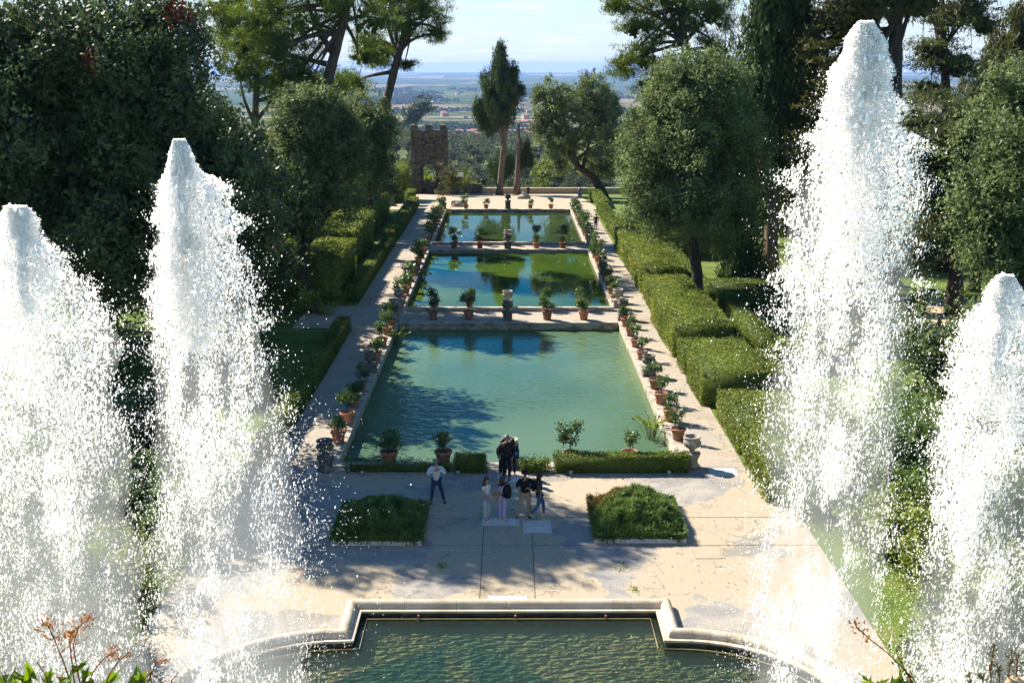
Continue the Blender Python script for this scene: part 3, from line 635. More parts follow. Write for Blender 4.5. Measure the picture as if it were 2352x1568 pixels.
# ------------------------------------------------------------------ hedges and shrubs
def hedge_tris(x0, x1, y0, y1, z0, h, dens, leaf, rough=.05, sprig=0.0):
    w, d = x1 - x0, y1 - y0
    faces = [('t', w * d), ('f', w * h), ('b', w * h), ('l', d * h), ('r', d * h)]
    Ps, Ns = [], []
    for k, A in faces:
        n = int(A * dens * (1.15 if k == 't' else 1)); u, v = rng.uniform(size=n), rng.uniform(size=n)
        if k == 't': P = np.stack([x0 + u * w, y0 + v * d, np.full(n, z0 + h)], 1); N = (0, 0, 1)
        elif k == 'f': P = np.stack([x0 + u * w, np.full(n, y0), z0 + v * h], 1); N = (0, -1, 0)
        elif k == 'b': P = np.stack([x0 + u * w, np.full(n, y1), z0 + v * h], 1); N = (0, 1, 0)
        elif k == 'l': P = np.stack([np.full(n, x0), y0 + u * d, z0 + v * h], 1); N = (-1, 0, 0)
        else: P = np.stack([np.full(n, x1), y0 + u * d, z0 + v * h], 1); N = (1, 0, 0)
        N = np.tile(np.array(N, float), (n, 1))
        lump = np.array([mnoise.noise(Vector((p[0] * .9, p[1] * .9, p[2] * .9))) for p in P]) if n < 60000 else np.zeros(n)
        off = lump * rough * 1.6 + rng.normal(0, rough * .45, n)
        if sprig and k == 't': off += (rng.uniform(size=n) < .10) * rng.uniform(0, sprig, n)
        P = P + N * off[:, None]; Ps.append(P); Ns.append(N)
    P = np.vstack(Ps); N = np.vstack(Ns)
    D = unit(N * .25 + np.array([0, 0, .3]) + rng.normal(size=P.shape) * .7)
    pn = np.array([mnoise.noise(Vector((p[0] * .5 + 9, p[1] * .5, p[2] * .5))) for p in P])
    rn = np.clip(.45 + .35 * pn + rng.normal(0, .22, len(P)), 0, .985)
    rn = np.where(rng.uniform(size=len(P)) < .004, 1.0, rn)
    s = rng.uniform(.6, 1.35, len(P))
    return leaf_arrays(P, D, leaf * s, leaf * .62 * s, rn, N, 1.3)
def hedge(label, x0, x1, y0, y1, h, m='hedge', dens=260, leaf=.095, rough=.05, sprig=0.0, z0=0.0, name='hedge', cat='hedge', group=None, rz=0):
    cx_, cy_ = (x0 + x1) / 2, (y0 + y1) / 2
    w, d = (x1 - x0) / 2, (y1 - y0) / 2
    V, rn = hedge_tris(-w, w, -d, d, 0, h, dens, leaf, rough, sprig)
    core = MB(); i = max(rough * 1.1, .05); core.box(-w + i, w - i, -d + i, d - i, -.05, h - i)
    o = link(name, tri_mesh(name, V, rn, [M[m]], core), None, (cx_, cy_, z0), rz)
    return tag(o, label, cat, group)
# right of the sunny path, from the piazza outwards
hedge('tall leafy light green hedge end where the sunny path meets the piazza', 9.75, 12.2, 38.2, 42.6, 1.75, dens=230, rough=.16, sprig=.3, leaf=.12)
hedge('clipped square hedge block with dark front, first along the sunny path', 9.75, 15.0, 43.6, 48.8, 1.3)
hedge('clipped square hedge block with a level top, second along the sunny path', 9.3, 13.6, 50.3, 54.8, 1.7, rough=.05)
hedge('low loose hedge with uneven top behind the second square block', 9.35, 13.0, 55.9, 58.6, 1.35, rough=.09, sprig=.15)
hedge('long rough hedge with small pale leaves along the sunny path', 9.25, 12.6, 59.3, 68.8, 1.9, rough=.10, sprig=.25, leaf=.10)
hedge('rough hedge with an upright clipped near face beyond the long rough one', 9.55, 12.6, 69.9, 75.9, 1.65, rough=.08, sprig=.15)
hedge('bright yellow green hedge half in the shade of the big oak', 9.6, 12.7, 77.2, 97.5, 1.95, dens=170, leaf=.13, rough=.10, sprig=.25)
hedge('low dark hedge beside the far end of the sunny path', 10.0, 11.2, 99.5, 124.0, .9, 'box', dens=110, leaf=.14, rough=.08)
hedge('flat shaded hedge block between the far path and the leaning oak', 11.6, 17.5, 101.0, 112.0, 1.0, 'box', dens=110, leaf=.14)
hedge('small square hedge by the grey bin on the far plaza', 10.8, 12.6, 143, 147, 1.3, 'box', dens=100, leaf=.15, z0=-1.3)
hedge('narrow clipped hedge standing in front of the leaning oak trunk', 10.6, 11.6, 126, 139, 1.2, 'box', dens=100, leaf=.15, z0=-.4)
# parterre hedges on the right lawn
hedge('low flat topped parterre hedge, the farther of two in front of the bright lawn', 13.9, 27.5, 74.4, 76.4, 1.3, 'box', dens=170, leaf=.10)
hedge('low flat topped parterre hedge with trimmed ends, the nearer of two', 13.9, 27.5, 69.8, 71.4, 1.5, 'box', dens=170, leaf=.10)
hedge('narrow hedge running from the parterre towards the square blocks', 14.0, 15.0, 58.9, 69.6, 1.3, 'box', dens=150, leaf=.10)
hedge('loose hedge between the parterre and the second square block', 14.2, 18.6, 56.2, 58.4, 1.3, 'box', dens=150, leaf=.11, rough=.15)
hedge('rounded hedge behind the spray beyond the square blocks', 17.0, 24.0, 60.0, 62.0, 1.6, 'box', dens=120, leaf=.12, rough=.15)
hedge('tall square hedge with a dark front behind the big right oak', 13.0, 19.5, 92.5, 96.5, 2.7, dens=90, leaf=.15)
hedge('narrow hedge strip beside the big right oak trunk', 12.95, 13.95, 77.5, 91.5, 1.5, 'box', dens=110, leaf=.13)
# left of the shaded path
hedge('long low clipped hedge along the shaded path beside the nearest pool', -10.65, -9.82, 43.2, 66.0, .9, 'box', dens=230, leaf=.085)
hedge('low clipped hedge along the shaded path beside the middle pool', -11.3, -10.5, 74.5, 97.5, 1.0, 'box', dens=170, leaf=.11)
hedge('rounded hedge end closing the low hedge of the middle pool', -11.4, -10.4, 97.9, 99.6, 1.45, 'box', dens=170, leaf=.11)
hedge('low clipped hedge along the shaded path beside the farthest pool', -11.6, -10.5, 102.5, 128, 1.1, 'box', dens=120, leaf=.13)
hedge('small upright square hedge stub by the far plaza', -12.4, -11.4, 130.5, 134.5, 1.9, 'box', dens=110, leaf=.13, z0=-.6)
hedge('big dark square hedge block under the mid left oak', -18.0, -11.9, 74.2, 84.0, 3.0, dens=130, leaf=.14, rough=.1)
hedge('tall dark hedge block behind the big square one on the left', -20.0, -12.4, 87.0, 100.0, 3.1, dens=100, leaf=.15, rough=.12, sprig=.4)
hedge('lower dark hedge block beyond the tall left ones', -20.0, -12.9, 104.0, 118.0, 2.6, dens=90, leaf=.16, rough=.12, sprig=.3)
hedge('tall bright green hedge in front of the stone gate tower', -20.0, -13.6, 139.0, 150.0, 4.8, dens=80, leaf=.18, rough=.25, sprig=.4, z0=-1.7)
# front of the nearest pool
hedge('short square box hedge left of the centre step', -2.2, -.92, 41.35, 41.95, .72, 'box', dens=420, leaf=.07)
hedge('thin straggly box hedge in the shade around the left pots', -6.6, -2.25, 41.4, 41.9, .42, 'box', dens=240, leaf=.075, rough=.14, sprig=.35)
hedge('low spiky box bush right of the centre step', .42, 1.62, 41.35, 41.95, .50, 'box', dens=300, leaf=.085, rough=.10, sprig=.2)
hedge('long square sunlit box hedge in front of the nearest pool', 1.85, 7.3, 41.35, 42.0, .74, 'box', dens=420, leaf=.07)

def shrub(name, label, c, r, n, m, style='oak', size=.6, group=None, sub=7, z=0.0, cat='shrub', cl=.6):
    V, rn = crown_tris([((0, 0, r[2] * .8), r)], n, style, 20, size, sub, cl=cl, sprig=.4)
    V[:, 2] = np.maximum(V[:, 2], .01)
    mb = MB(); mb.tube([(0, 0, -.05), (.02, 0, r[2] * .9)], [.07, .03], 6)
    t = thing(name, label, cat, (c[0], c[1], z), group=group)
    mb.build('stem', M['bark'], t); link('foliage', tri_mesh('foliage', V, rn, [M[m]]), t); return t
shrub('shrub', 'bright leafy shrub at the foot of the mid left oak trunk', (-13.2, 70.8), (1.9, 1.4, 1.2), 2600, 'hedge', size=.75)
shrub('shrub', 'dark rounded shrub on the shaded bank left of the crossing path', (-16.5, 71.5), (1.8, 1.5, 1.4), 2200, 'oak', size=.8)
shrub('shrub', 'sunlit shrub behind the left jets on the lawn', (-20.5, 55.5), (2.4, 1.6, 1.2), 3000, 'yew', size=.8)
shrub('shrub', 'brown tinged shrub beside the gate tower and the lamp post', at(1040, 446, 158).to_tuple()[:2], (2.4, 2.0, 3.0), 3800, 'bronze', size=.9, z=-2.4)
shrub('shrub', 'small green shrub behind the parapet hedge near the leaning oak', (17.5, 160), (2.0, 1.4, 1.4), 1600, 'box', size=1.0, z=-2.6)
shrub('shrub', 'large loose shrub behind the tall right jet', (15.0, 39.5), (3.0, 2.6, 2.2), 9000, 'yew', size=.8, sub=16)
shrub('shrub', 'light green shrub on the bank between the right jets', (13.0, 33.5), (2.3, 2.2, 1.3), 8000, 'hedge', size=.75, sub=16)
shrub('shrub', 'low spreading shrub at the curved edge of the piazza under the tall jet', (12.6, 36.8), (2.4, 1.8, 1.1), 8000, 'yew', size=.75, sub=16)
shrub('shrub', 'dense green shrub beside the right jet at the basin corner', (14.2, 29.5), (2.6, 2.2, 1.2), 8000, 'hedge', size=.75, sub=16)
shrub('shrub', 'grey green shrub by the gravel drive on the right', (20.0, 48), (3.2, 2.8, 3.6), 12000, 'oak2', size=.8, sub=18)
shrub('shrub', 'second grey green shrub beside the gravel drive', (24.0, 50), (3.0, 2.8, 3.0), 10000, 'oak2', size=.8, sub=18)
shrub('shrub', 'dark shrub under the left jets beside the piazza', (-13.0, 35.5), (2.5, 2.4, 1.7), 9000, 'yew', size=.75, sub=16)
shrub('shrub', 'small leafy shrub in the border left of the basin', (-12.4, 31.0), (1.8, 1.6, 1.1), 7000, 'hedge', size=.7, sub=14)
shrub('shrub', 'tall dark shrub behind the left jets near the shaded path', (-14.5, 40.5), (2.8, 2.4, 1.9), 9000, 'oak', size=.8, sub=16)
shrub('shrub', 'loose shrub at the far left beside the broad jet', (-17.5, 37.0), (3.0, 2.6, 2.0), 8000, 'yew', size=.8, sub=16)

shrub('shrub', 'dark low shrub below the broad left jet near the basin', (-12.6, 26.5), (2.2, 2.6, 1.4), 8000, 'oak', size=.8, sub=16)
shrub('shrub', 'broad dark shrub at the far left behind the broad jet', (-15.8, 30.5), (2.8, 2.8, 1.9), 8000, 'oak', size=.8, sub=16)
shrub('shrub', 'dark shrub right of the basin below the lower right jet', (13.0, 25.6), (2.2, 2.4, 1.3), 8000, 'oak', size=.8, sub=16)
shrub('shrub', 'broad dark shrub on the bank behind the lower right jet', (16.8, 33.0), (2.8, 2.8, 1.9), 8000, 'oak', size=.8, sub=16)
# fallen leaves blown along the edges
fl_n = 1500; k_ = rng.integers(0, 4, fl_n)
fx = np.select([k_ == 0, k_ == 1, k_ == 2], [-10.3 + np.abs(rng.normal(0, .35, fl_n)), 9.5 - np.abs(rng.normal(0, .25, fl_n)), rng.uniform(-9.5, 9.5, fl_n)], rng.uniform(-9.8, -8, fl_n))
fy = np.select([k_ == 0, k_ == 1, k_ == 2], [rng.uniform(44, 122, fl_n), rng.uniform(43, 122, fl_n), rng.uniform(31, 42, fl_n)], rng.uniform(98, 112, fl_n))
V_, r_ = leaf_arrays(np.stack([fx, fy, np.full(fl_n, .025)], 1), unit(rng.normal(size=(fl_n, 3)) * np.array([1, 1, .1])), .07, .045, rng.uniform(0, .97, fl_n), np.tile([0, 0, 1.], (fl_n, 1)), 4)
stuff(link('fallen_leaves', tri_mesh('fallen_leaves', V_, r_, [M['rust']])))
# weeds growing from cracks in the paving
for wx, wy, lab in ((3.75, 32.9, 'small green weed in a paving crack between right planter and basin'), (3.95, 31.3, 'tiny weed tuft in the paving beside the straight basin rim'), (-2.2, 33.0, 'small weed in the shaded paving below the left planter')):
    nn_ = 60; t = thing('crack_weed', lab, 'weed', (wx, wy, 0)); V_, r_ = leaf_arrays(np.stack([rng.normal(0, .09, nn_), rng.normal(0, .16, nn_), rng.uniform(.02, .05, nn_)], 1), unit(rng.normal(size=(nn_, 3)) * .6 + np.array([0, 0, .6])), .08, .03, rng.uniform(.2, .97, nn_)); link('foliage', tri_mesh('foliage', V_, r_, [M['hedge']]), t)
# planters on the piazza
def planter(label, x0, x1, y0, y1, hump, label2, brown):
    t = thing('planter_bed', label, 'planter', ((x0 + x1) / 2, (y0 + y1) / 2, 0))
    w, d = (x1 - x0) / 2, (y1 - y0) / 2
    for (a, b, c, e, ax) in ((-w, w, -d, -d + .14, 'x'), (-w, w, d - .14, d, 'x'), (-w, -w + .14, -d + .14, d - .14, 'y'), (w - .14, w, -d + .14, d - .14, 'y')):
        n = 3; L = (b - a) if ax == 'x' else (e - c)
        for k in range(n):
            mb = MB(); j = random.uniform(-.01, .01)
            if ax == 'x': mb.box(a + L * k / n + .005, a + L * (k + 1) / n - .005, c + j, e + j, -.05, .17 + j, bev=.03)
            else: mb.box(a + j, b + j, c + L * k / n + .005, c + L * (k + 1) / n - .005, -.05, .17 + j, bev=.03)
            mb.build('kerb_stone', M['marble'], t)
    mb = MB(); mb.box(-w + .14, w - .14, -d + .14, d - .14, -.05, .08); mb.build('soil', M['soil'], t)
    # creeping shrub that fills the bed: dense upright sprays over a low dome with a squared off front
    n = 20000
    u = rng.uniform(-1, 1, n); v = rng.uniform(-1, 1, n)
    over = 1.0
    px = u * (w - .05) * over * np.where(v > 0, np.sqrt(np.clip(1 - (np.abs(v) ** 3) * .6, 0, 1)), np.sqrt(np.clip(1 - np.abs(v) ** 5 * .16, 0, 1))); py = v * (d + .02)
    hh = hump * (1 - .78 * np.abs(u) ** 2.4) * (1 - .78 * np.abs(v) ** 2.4)
    lump = np.array([mnoise.noise(Vector((a * 2.6, b * 2.6, 0))) * 1.4 for a, b in zip(px, py)])
    pz = .1 + hh * (.82 + .22 * lump) - np.abs(rng.normal(0, .10, n))
    side = rng.uniform(size=n) < .12                      # sprays hanging over the edges
    k = rng.integers(0, 4, n)
    sx = np.where(k < 2, np.where(k == 0, -1, 1), rng.uniform(-1, 1, n)); sy = np.where(k < 2, rng.uniform(-1, 1, n), np.where(k == 2, -1, 1))
    px = np.where(side, sx * (w - .02), px); py = np.where(side, sy * (d - .02), py); pz = np.where(side, rng.uniform(.10, .1 + hump * .22, n), pz)
    P = np.stack([px, py, pz], 1)
    out = np.stack([px / w, py / d, np.zeros(n)], 1)
    D = unit(out * .45 + np.array([0, 0, .75]) + rng.normal(size=P.shape) * .38)
    br = np.exp(-((px + w * .75) ** 2 + (py - d * .7) ** 2) / .8) * brown
    rn = np.clip(.45 + .3 * lump + rng.normal(0, .2, n), 0, .97); rn = np.where(rng.uniform(size=n) < br, 1.0, rn)
    s = rng.uniform(.7, 1.4, n)
    V, rn = leaf_arrays(P, D, .24 * s, .055 * s, rn)
    core = MB(); core.ell((0, 0, .0), (w * .93, d * .93, hump * .80), 20, 10)
    link('creeping_shrub', tri_mesh('creeping_shrub', V, rn, [M['yew']], core), t)['label'] = label2
planter('square planter bed with white kerb and dark creeping shrub in the shade', -6.12, -3.0, 34.6, 37.9, .85, 'dark green creeping shrub', 0)
planter('square planter bed overgrown by sunlit creeping shrub, brown at one corner', 2.95, 6.15, 34.75, 38.2, 1.2, 'green creeping shrub browning at the back corner', 1.0)

# ------------------------------------------------------------------ potted citrus and urns
pot_mb = MB(); pot_mb.lathe([(.20, 0), (.225, .02), (.245, .18), (.285, .40), (.29, .43), (.335, .44), (.345, .50), (.33, .535), (.29, .535), (.275, .50), (.265, .44)], 24, cap=False)
POT = pot_mb.mesh('pot', [M['terra']], True)
s_mb = MB(); s_mb.lathe([(.262, .45), (.20, .47), (.001, .475)], 20, cap=False); SOIL = s_mb.mesh('soil', [M['soil']], True)
r_mb = MB(); r_mb.lathe([(.20, .46), (.205, .50), (.185, .50), (.18, .46)], 20, cap=False); RING = r_mb.mesh('inner_ring', [M['terra']], True)
PLANTS = []
for k in range(7):
    lobes = []; hgt = random.uniform(.62, .95)
    for j in range(random.randint(5, 9)):
        a = random.uniform(0, 6.28); rr = random.uniform(.05, .38); lobes.append(((rr * math.cos(a), rr * math.sin(a), .5 + hgt * random.uniform(.35, 1.05)), (random.uniform(.08, .17),) * 2 + (random.uniform(.08, .20),)))
    V, rn = crown_tris(lobes, 470, 'citrus', 9, 1.0, 6, cl=1.0, fill=0, gaps=False)
    mb = MB(); mb.tube([(0, 0, .42), (.02, .01, .5 + hgt * .3), (0, 0, .5 + hgt * .5)], [.022, .018, .014], 6)
    for c, r in lobes: mb.tube([(.015, .01, .5 + hgt * .3), Vector(c) * .7 + Vector((0, 0, .16)), c], [.012, .009, .004], 5)
    PLANTS.append((mb.mesh('stem', [M['bark']]), tri_mesh('foliage', V, rn, [M['citrus']])))
def potted(x, y, z, label, group, k=None, s=1.0, ps=1.0):
    t = thing('potted_citrus', label, 'potted plant', (x, y, z), random.uniform(0, 6.28), group)
    s *= random.uniform(.93, 1.06); t.rotation_euler.x = random.uniform(-.02, .02); t.scale = (s, s, s * random.uniform(.94, 1.04)); k = random.randrange(7) if k is None else k
    po = link('pot', POT, t); link('soil', SOIL, po); link('inner_ring', RING, po)
    a = link('stem', PLANTS[k][0], t); link('foliage', PLANTS[k][1], a)
    if ps != 1.0:
        for o in (a,): o.scale = (ps, ps, ps); o.location.z = .46 * (1 - ps)
ORD = ['first', 'second', 'third', 'fourth']
def rim_pots(ys, x, side, pool, near, mid, ps, jit=.0):
    for i, y in enumerate(ys):
        ref = near if i < 4 else mid
        potted(x + random.uniform(-.04, .04), y + random.uniform(-jit, jit), .05, '%s potted citrus past the %s on the %s rim of the %s pool' % (ORD[i % 4], ref, side, pool), 'pots on the %s rim, %s pool' % (side, pool), ps=random.uniform(*ps))
rim_pots([45.35, 47.95, 50.6, 53.1, 58.75, 61.55, 64.2, 66.7], 7.42, 'sunny', 'nearest', 'corner urn', 'middle urn', (.8, 1.05))
rim_pots([45.0, 47.6, 50.1, 52.6, 58.6, 61.8, 64.6, 66.6], -7.42, 'shaded', 'nearest', 'corner urn', 'middle urn', (.85, 1.1))
rim_pots([74.2, 76.7, 79.2, 81.7, 86.6, 89.2, 91.8, 94.2], 7.42, 'sunny', 'middle', 'corner urn', 'middle urn', (1.0, 1.3), .15)
rim_pots([74.2, 76.7, 79.2, 81.7, 86.6, 89.2, 91.8, 94.2], -7.42, 'shaded', 'middle', 'corner urn', 'middle urn', (1.0, 1.35), .15)
rim_pots([102, 104.6, 107.2, 109.6, 114.4, 117, 119.6, 122], 7.42, 'sunny', 'farthest', 'corner urn', 'middle urn', (1.1, 1.5), .15)
rim_pots([102, 104.6, 107.2, 109.6, 114.4, 117, 119.6, 122], -7.42, 'shaded', 'farthest', 'corner urn', 'middle urn', (1.1, 1.5), .15)
for x, pos in ((-4.9, 'towards the shaded path'), (-2.58, 'shaded side of the centre urn'), (2.5, 'sunny side of the centre urn'), (4.87, 'towards the sunny path')):
    potted(x, Y1F + .95, .02, 'potted citrus at the first cross wall front, ' + pos, 'pots at the front of the first cross wall', ps=random.uniform(.95, 1.15), s=1.05)
    potted(x - .05, Y2N - .2, .27, 'potted citrus on the first cross wall rear ledge, ' + pos, 'pots on the rear ledge of the first cross wall', ps=random.uniform(1.0, 1.2), s=.92)
    potted(x, Y2F + .7, .02, 'potted citrus at the second cross wall front, ' + pos, 'pots at the front of the second cross wall', ps=random.uniform(.85, 1.0), s=1.05)
    potted(x, Y3N - .2, .27, 'potted citrus on the second cross wall rear ledge, ' + pos, 'pots on the rear ledge of the second cross wall', ps=random.uniform(1.15, 1.4), s=.95)
    potted(x, Y3F + .75, .02, 'potted citrus at the edge of the far plaza, ' + pos, 'pots along the far plaza edge', ps=random.uniform(.9, 1.1), s=.98)
potted(-4.92, 42.25, .05, 'big terracotta pot with spreading dark citrus above the straggly hedge', None, 1, 1.12, 1.15)
potted(-2.69, 42.3, .05, 'terracotta pot with round topped citrus behind the short box hedge', None, 2, 1.1, .95)
potted(2.56, 42.3, .05, 'terracotta pot with tall airy citrus behind the long sunlit hedge', None, 3, 1.05, 1.2)
potted(4.98, 42.3, .05, 'terracotta pot with small bushy citrus behind the long sunlit hedge', None, 4, 1.05, .8)

u_mb = MB(); u_mb.lathe([(.15, 0), (.165, .03), (.12, .07), (.10, .12), (.17, .17), (.29, .27), (.345, .38), (.34, .46), (.30, .53), (.305, .60), (.345, .635), (.355, .665), (.34, .685), (.29, .685), (.265, .63), (.255, .55), (.001, .54)], 48, lobes=16, lobe_amp=.16, lobe_z=(.16, .50), cap=False)
URN = u_mb.mesh('bowl', [M['stone']], True); URND = u_mb.mesh('bowl', [M['stoned']], True)
def urn(x, y, z, label, ped_h=.62, w=.30, dark=False, round_=False, group=None):
    t = thing('stone_urn', label, 'urn', (x, y, z), group=group); m = M['stoned'] if dark else M['stone']
    mb = MB()
    if round_:
        mb.lathe([(.34, 0), (.36, .05), (.30, .10), (.255, .2), (.27, .36), (.33, .48), (.36, .54), (.36, .60), (.25, ped_h)], 20)
    else:
        mb.box(-w - .05, w + .05, -w - .05, w + .05, -.02, .09, bev=.02); mb.box(-w, w, -w, w, .09, ped_h - .1, bev=.01)
        mb.box(-w - .06, w + .06, -w - .06, w + .06, ped_h - .1, ped_h - .02, bev=.03); mb.box(-w * .7, w * .7, -w * .7, w * .7, ped_h - .02, ped_h, bev=.01)
    mb.build('pedestal', m, t, smooth=round_)
    link('bowl', URND if dark else URN, t, (0, 0, ped_h))
urn(7.5, 42.1, .03, 'carved stone urn on a round pedestal at the sunny corner of the long box hedge', .62, round_=True)
urn(-7.45, 41.75, 0, 'carved stone urn on a pedestal in the shade by the straggly hedge', .62, round_=True, dark=True)
urn(.05, 42.3, .05, 'pale stone urn behind the man in the brown jacket', .42)
urn(7.42, 55.6, .05, 'dark stone urn on the middle of the sunny rim, nearest pool', .42, dark=True)
urn(-7.42, 56.4, .05, 'dark stone urn on the middle of the shaded rim, nearest pool', .42, dark=True)
urn(7.42, 68.9, .05, 'dark stone urn on a square pillar at the sunny end of the first cross wall', .62, dark=True)
urn(-7.42, 68.9, .05, 'stone urn on a square pillar at the shaded end of the first cross wall', .62)
urn(-.07, Y1F + .62, -.3, 'dark stone urn on a tall pillar in the middle of the first cross wall', .95, dark=True)
urn(-.07, Y2N - .21, .25, 'pale stone urn on the rear ledge of the first cross wall', .45)
urn(7.42, 72.2, .05, 'sunlit stone urn on a pillar at the near corner of the middle pool', .60)
urn(-7.42, 72.2, .05, 'stone urn on a low pillar at the near shaded corner of the middle pool', .60)
urn(7.42, 84.2, .05, 'dark urn halfway along the sunny rim of the middle pool', .42, dark=True)
urn(-7.42, 84.2, .05, 'urn halfway along the shaded rim of the middle pool', .42, dark=True)
urn(-.07, Y2F + .6, -.3, 'dark stone urn on a tall pillar in the middle of the second cross wall', .95, dark=True)
urn(-.1, Y3N - .21, .25, 'pale stone urn on the rear ledge of the second cross wall', .45)
urn(7.45, 99.0, .03, 'pale stone urn on the sunny end of the second cross wall', .9)
urn(-7.45, 98.6, .03, 'stone urn on the shaded end of the second cross wall', .5)
urn(7.45, 112, .03, 'urn halfway along the sunny rim of the farthest pool', .5, dark=True)
urn(-7.45, 112, .03, 'urn halfway along the shaded rim of the farthest pool', .5, dark=True)
urn(-.07, Y3F + .6, 0, 'dark stone urn on a tall pillar at the middle of the far plaza edge', 1.0, dark=True)
urn(7.45, 124.6, 0, 'pale urn at the sunny far corner of the farthest pool', .7)
urn(-7.45, 124.6, 0, 'dark urn at the shaded far corner of the farthest pool', .7, dark=True)
# water plants
def canna(label, x, y, z, n=24, h=.9, sp=.5):
    V, rn = [], []
    t = thing('water_plant', label, 'water plant', (x, y, z)); mb = MB()
    Cs, Ds, Ls, Ws = [], [], [], []
    for k in range(n):
        a = random.uniform(0, 6.28); r = random.uniform(.05, sp); tip = Vector((r * math.cos(a) * 1.3, r * math.sin(a), h * random.uniform(.45, 1.0)))
        b = Vector((r * .35 * math.cos(a), r * .35 * math.sin(a), -.25)); mb.tube([b, b.lerp(tip, .6) + Vector((0, 0, .05)), tip], [.012, .010, .006], 5)
        Cs.append(tip); d = Vector((math.cos(a) * .8, math.sin(a) * .8, random.uniform(-.2, .7))).normalized(); Ds.append(d); Ls.append(random.uniform(.26, .42)); Ws.append(random.uniform(.10, .17))
    for s in (1, -1):
        v, r_ = leaf_arrays(np.array(Cs) + np.array(Ds) * (.12 * (1 - s)), np.array(Ds) * s, np.array(Ls) * .8, np.array(Ws), np.where(rng.uniform(size=n) < .12, 1, rng.uniform(.2, .95, n))); V.append(v); rn.append(r_)
    mb.build('stems', mat('green_stem', [(.08, .12, .02), (.16, .18, .04)], 3), t); link('foliage', tri_mesh('foliage', np.vstack(V), np.concatenate(rn), [M['broad']]), t)
canna('broad leaved yellow green water plant at the sunny wall of the nearest pool', 6.55, 47.0, WZ, 34, 1.0, .6)
canna('yellowing water plant at the shaded wall of the middle pool', -6.75, 84.0, WZ + .18, 20, .9, .4)
canna('broad leaved water plant in the shaded corner of the farthest pool', -6.7, 119.5, WZ + .18, 24, 1.1, .5)
canna('dark tufted water plant at the shaded wall of the nearest pool', -6.8, 64.5, WZ, 26, .9, .45)
for i, (x, lab) in enumerate(((-5.9, 'small round garden spotlight at the shaded end of the straggly hedge'), (-2.05, 'small round garden spotlight in front of the short box hedge'), (2.5, 'small round garden spotlight at the left end of the long sunlit hedge'), (6.45, 'small round garden spotlight near the sunny corner urn'))):
    t = thing('spotlight', lab, 'spotlight', (x, 41.15, 0)); mb = MB(); mb.lathe([(.075, -.02), (.08, .12), (.085, .13), (.085, .17)], 14); ho = mb.build('housing', M['grey'], t)
    mb = MB(); mb.lathe([(.075, .171), (.06, .19), (.001, .197)], 14, cap=False); mb.build('lens', M['lamp'], ho)

# ------------------------------------------------------------------ trees
def A(vx, vy, Y): return at(vx, vy, Y)
def hz_(x, y): return float(height(np.array([x]), np.array([y]))[0])
def lobe(vx, vy, Y, r): return (A(vx, vy, Y).to_tuple(), r)
# the great holm oak on the left that shades the piazza
b = (-14.2, 47.5, 0)
tree('holm_oak', 'massive dark holm oak whose crown fills the left side, with rusty patches', 'tree', b,
     [((-14.2, 47.5, 0), .55), ((-15.2, 47.6, 4), .45), ((-16.2, 47.2, 8), .36), ((-16.4, 47, 13), .22), ((-16, 47, 17), .1)],
     [((-16.4, 46.9, 11.8), (5.0, 3.8, 5.2)), ((-12.9, 47.2, 10.4), (2.5, 2.6, 4.7)), ((-20.8, 47, 11.8), (4.0, 4.0, 5.2)), ((-14.8, 46.4, 14.9), (2.9, 2.6, 2.6)), ((-19.8, 46.5, 15.6), (3.8, 3.4, 3.0)), ((-11.9, 48, 8.6), (1.7, 2.0, 3.0)), ((-17, 45.2, 8.4), (3.2, 2.6, 3.0)), ((-22.6, 46, 9.5), (2.6, 2.4, 3.2)), ((-24.5, 47, 14), (3.4, 3, 4)), ((-17.5, 47.4, 16.9), (4.4, 2.8, 2.4))],
     150000, 'oak', M['oak'], M['bark'], 1.0, 22, dead=12, sub=12, clump=30, fill=.34)
tree('holm_oak', 'holm oak with a bare brown trunk on the sunlit lawn behind the left jets', 'tree', (-24.5, 63, 0),
     [((-24.5, 63, 0), .42), ((-24.4, 63, 3.5), .36), ((-24.8, 63, 7), .28), ((-25, 63, 11), .15)],
     [((-25, 63, 9.5), (5.2, 4.5, 4.6)), ((-29, 63, 12), (4.5, 4, 4.5)), ((-21, 64, 10.5), (3.6, 3.4, 4.2))], 42000, 'oak', M['oak'], M['bark'], 1.25, 12)
tree('holm_oak', 'dark holm oak filling the gap behind the great one', 'tree', (-20.5, 76, 0),
     [((-20.5, 76, 0), .4), ((-20.3, 76, 4), .34), ((-20.5, 76, 10), .15)],
     [((-20.5, 76, 8), (4.4, 4, 5.2)), ((-17.2, 77, 6.5), (3.0, 3, 3.6)), ((-24.5, 76, 10), (4, 4, 5))], 36000, 'oak', M['oak'], M['bark'], 1.35, 10)
b = (-13.7, 73.6, 0)
tree('holm_oak', 'mid sized olive grey holm oak with leaning dark trunk above the square hedge', 'tree', b,
     [((-13.2, 73.6, 0), .42), ((-14.3, 73.8, 2.0), .34), ((-13.9, 74.2, 4.5), .28), ((-13.6, 74.5, 8), .18)],
     [lobe(725, 330, 74, (2.9, 2.7, 3.2)), lobe(690, 290, 74, (2.3, 2.3, 2.4)), lobe(790, 330, 75, (1.8, 2.0, 2.6)), lobe(740, 450, 74, (2.6, 2.4, 2.4)), lobe(720, 250, 74, (1.9, 1.9, 1.4)), lobe(665, 400, 74, (1.6, 1.6, 3.0))],
     66000, 'oak', M['oak2'], M['bark'], .95, 14, sub=20, subr=(.18, .4))
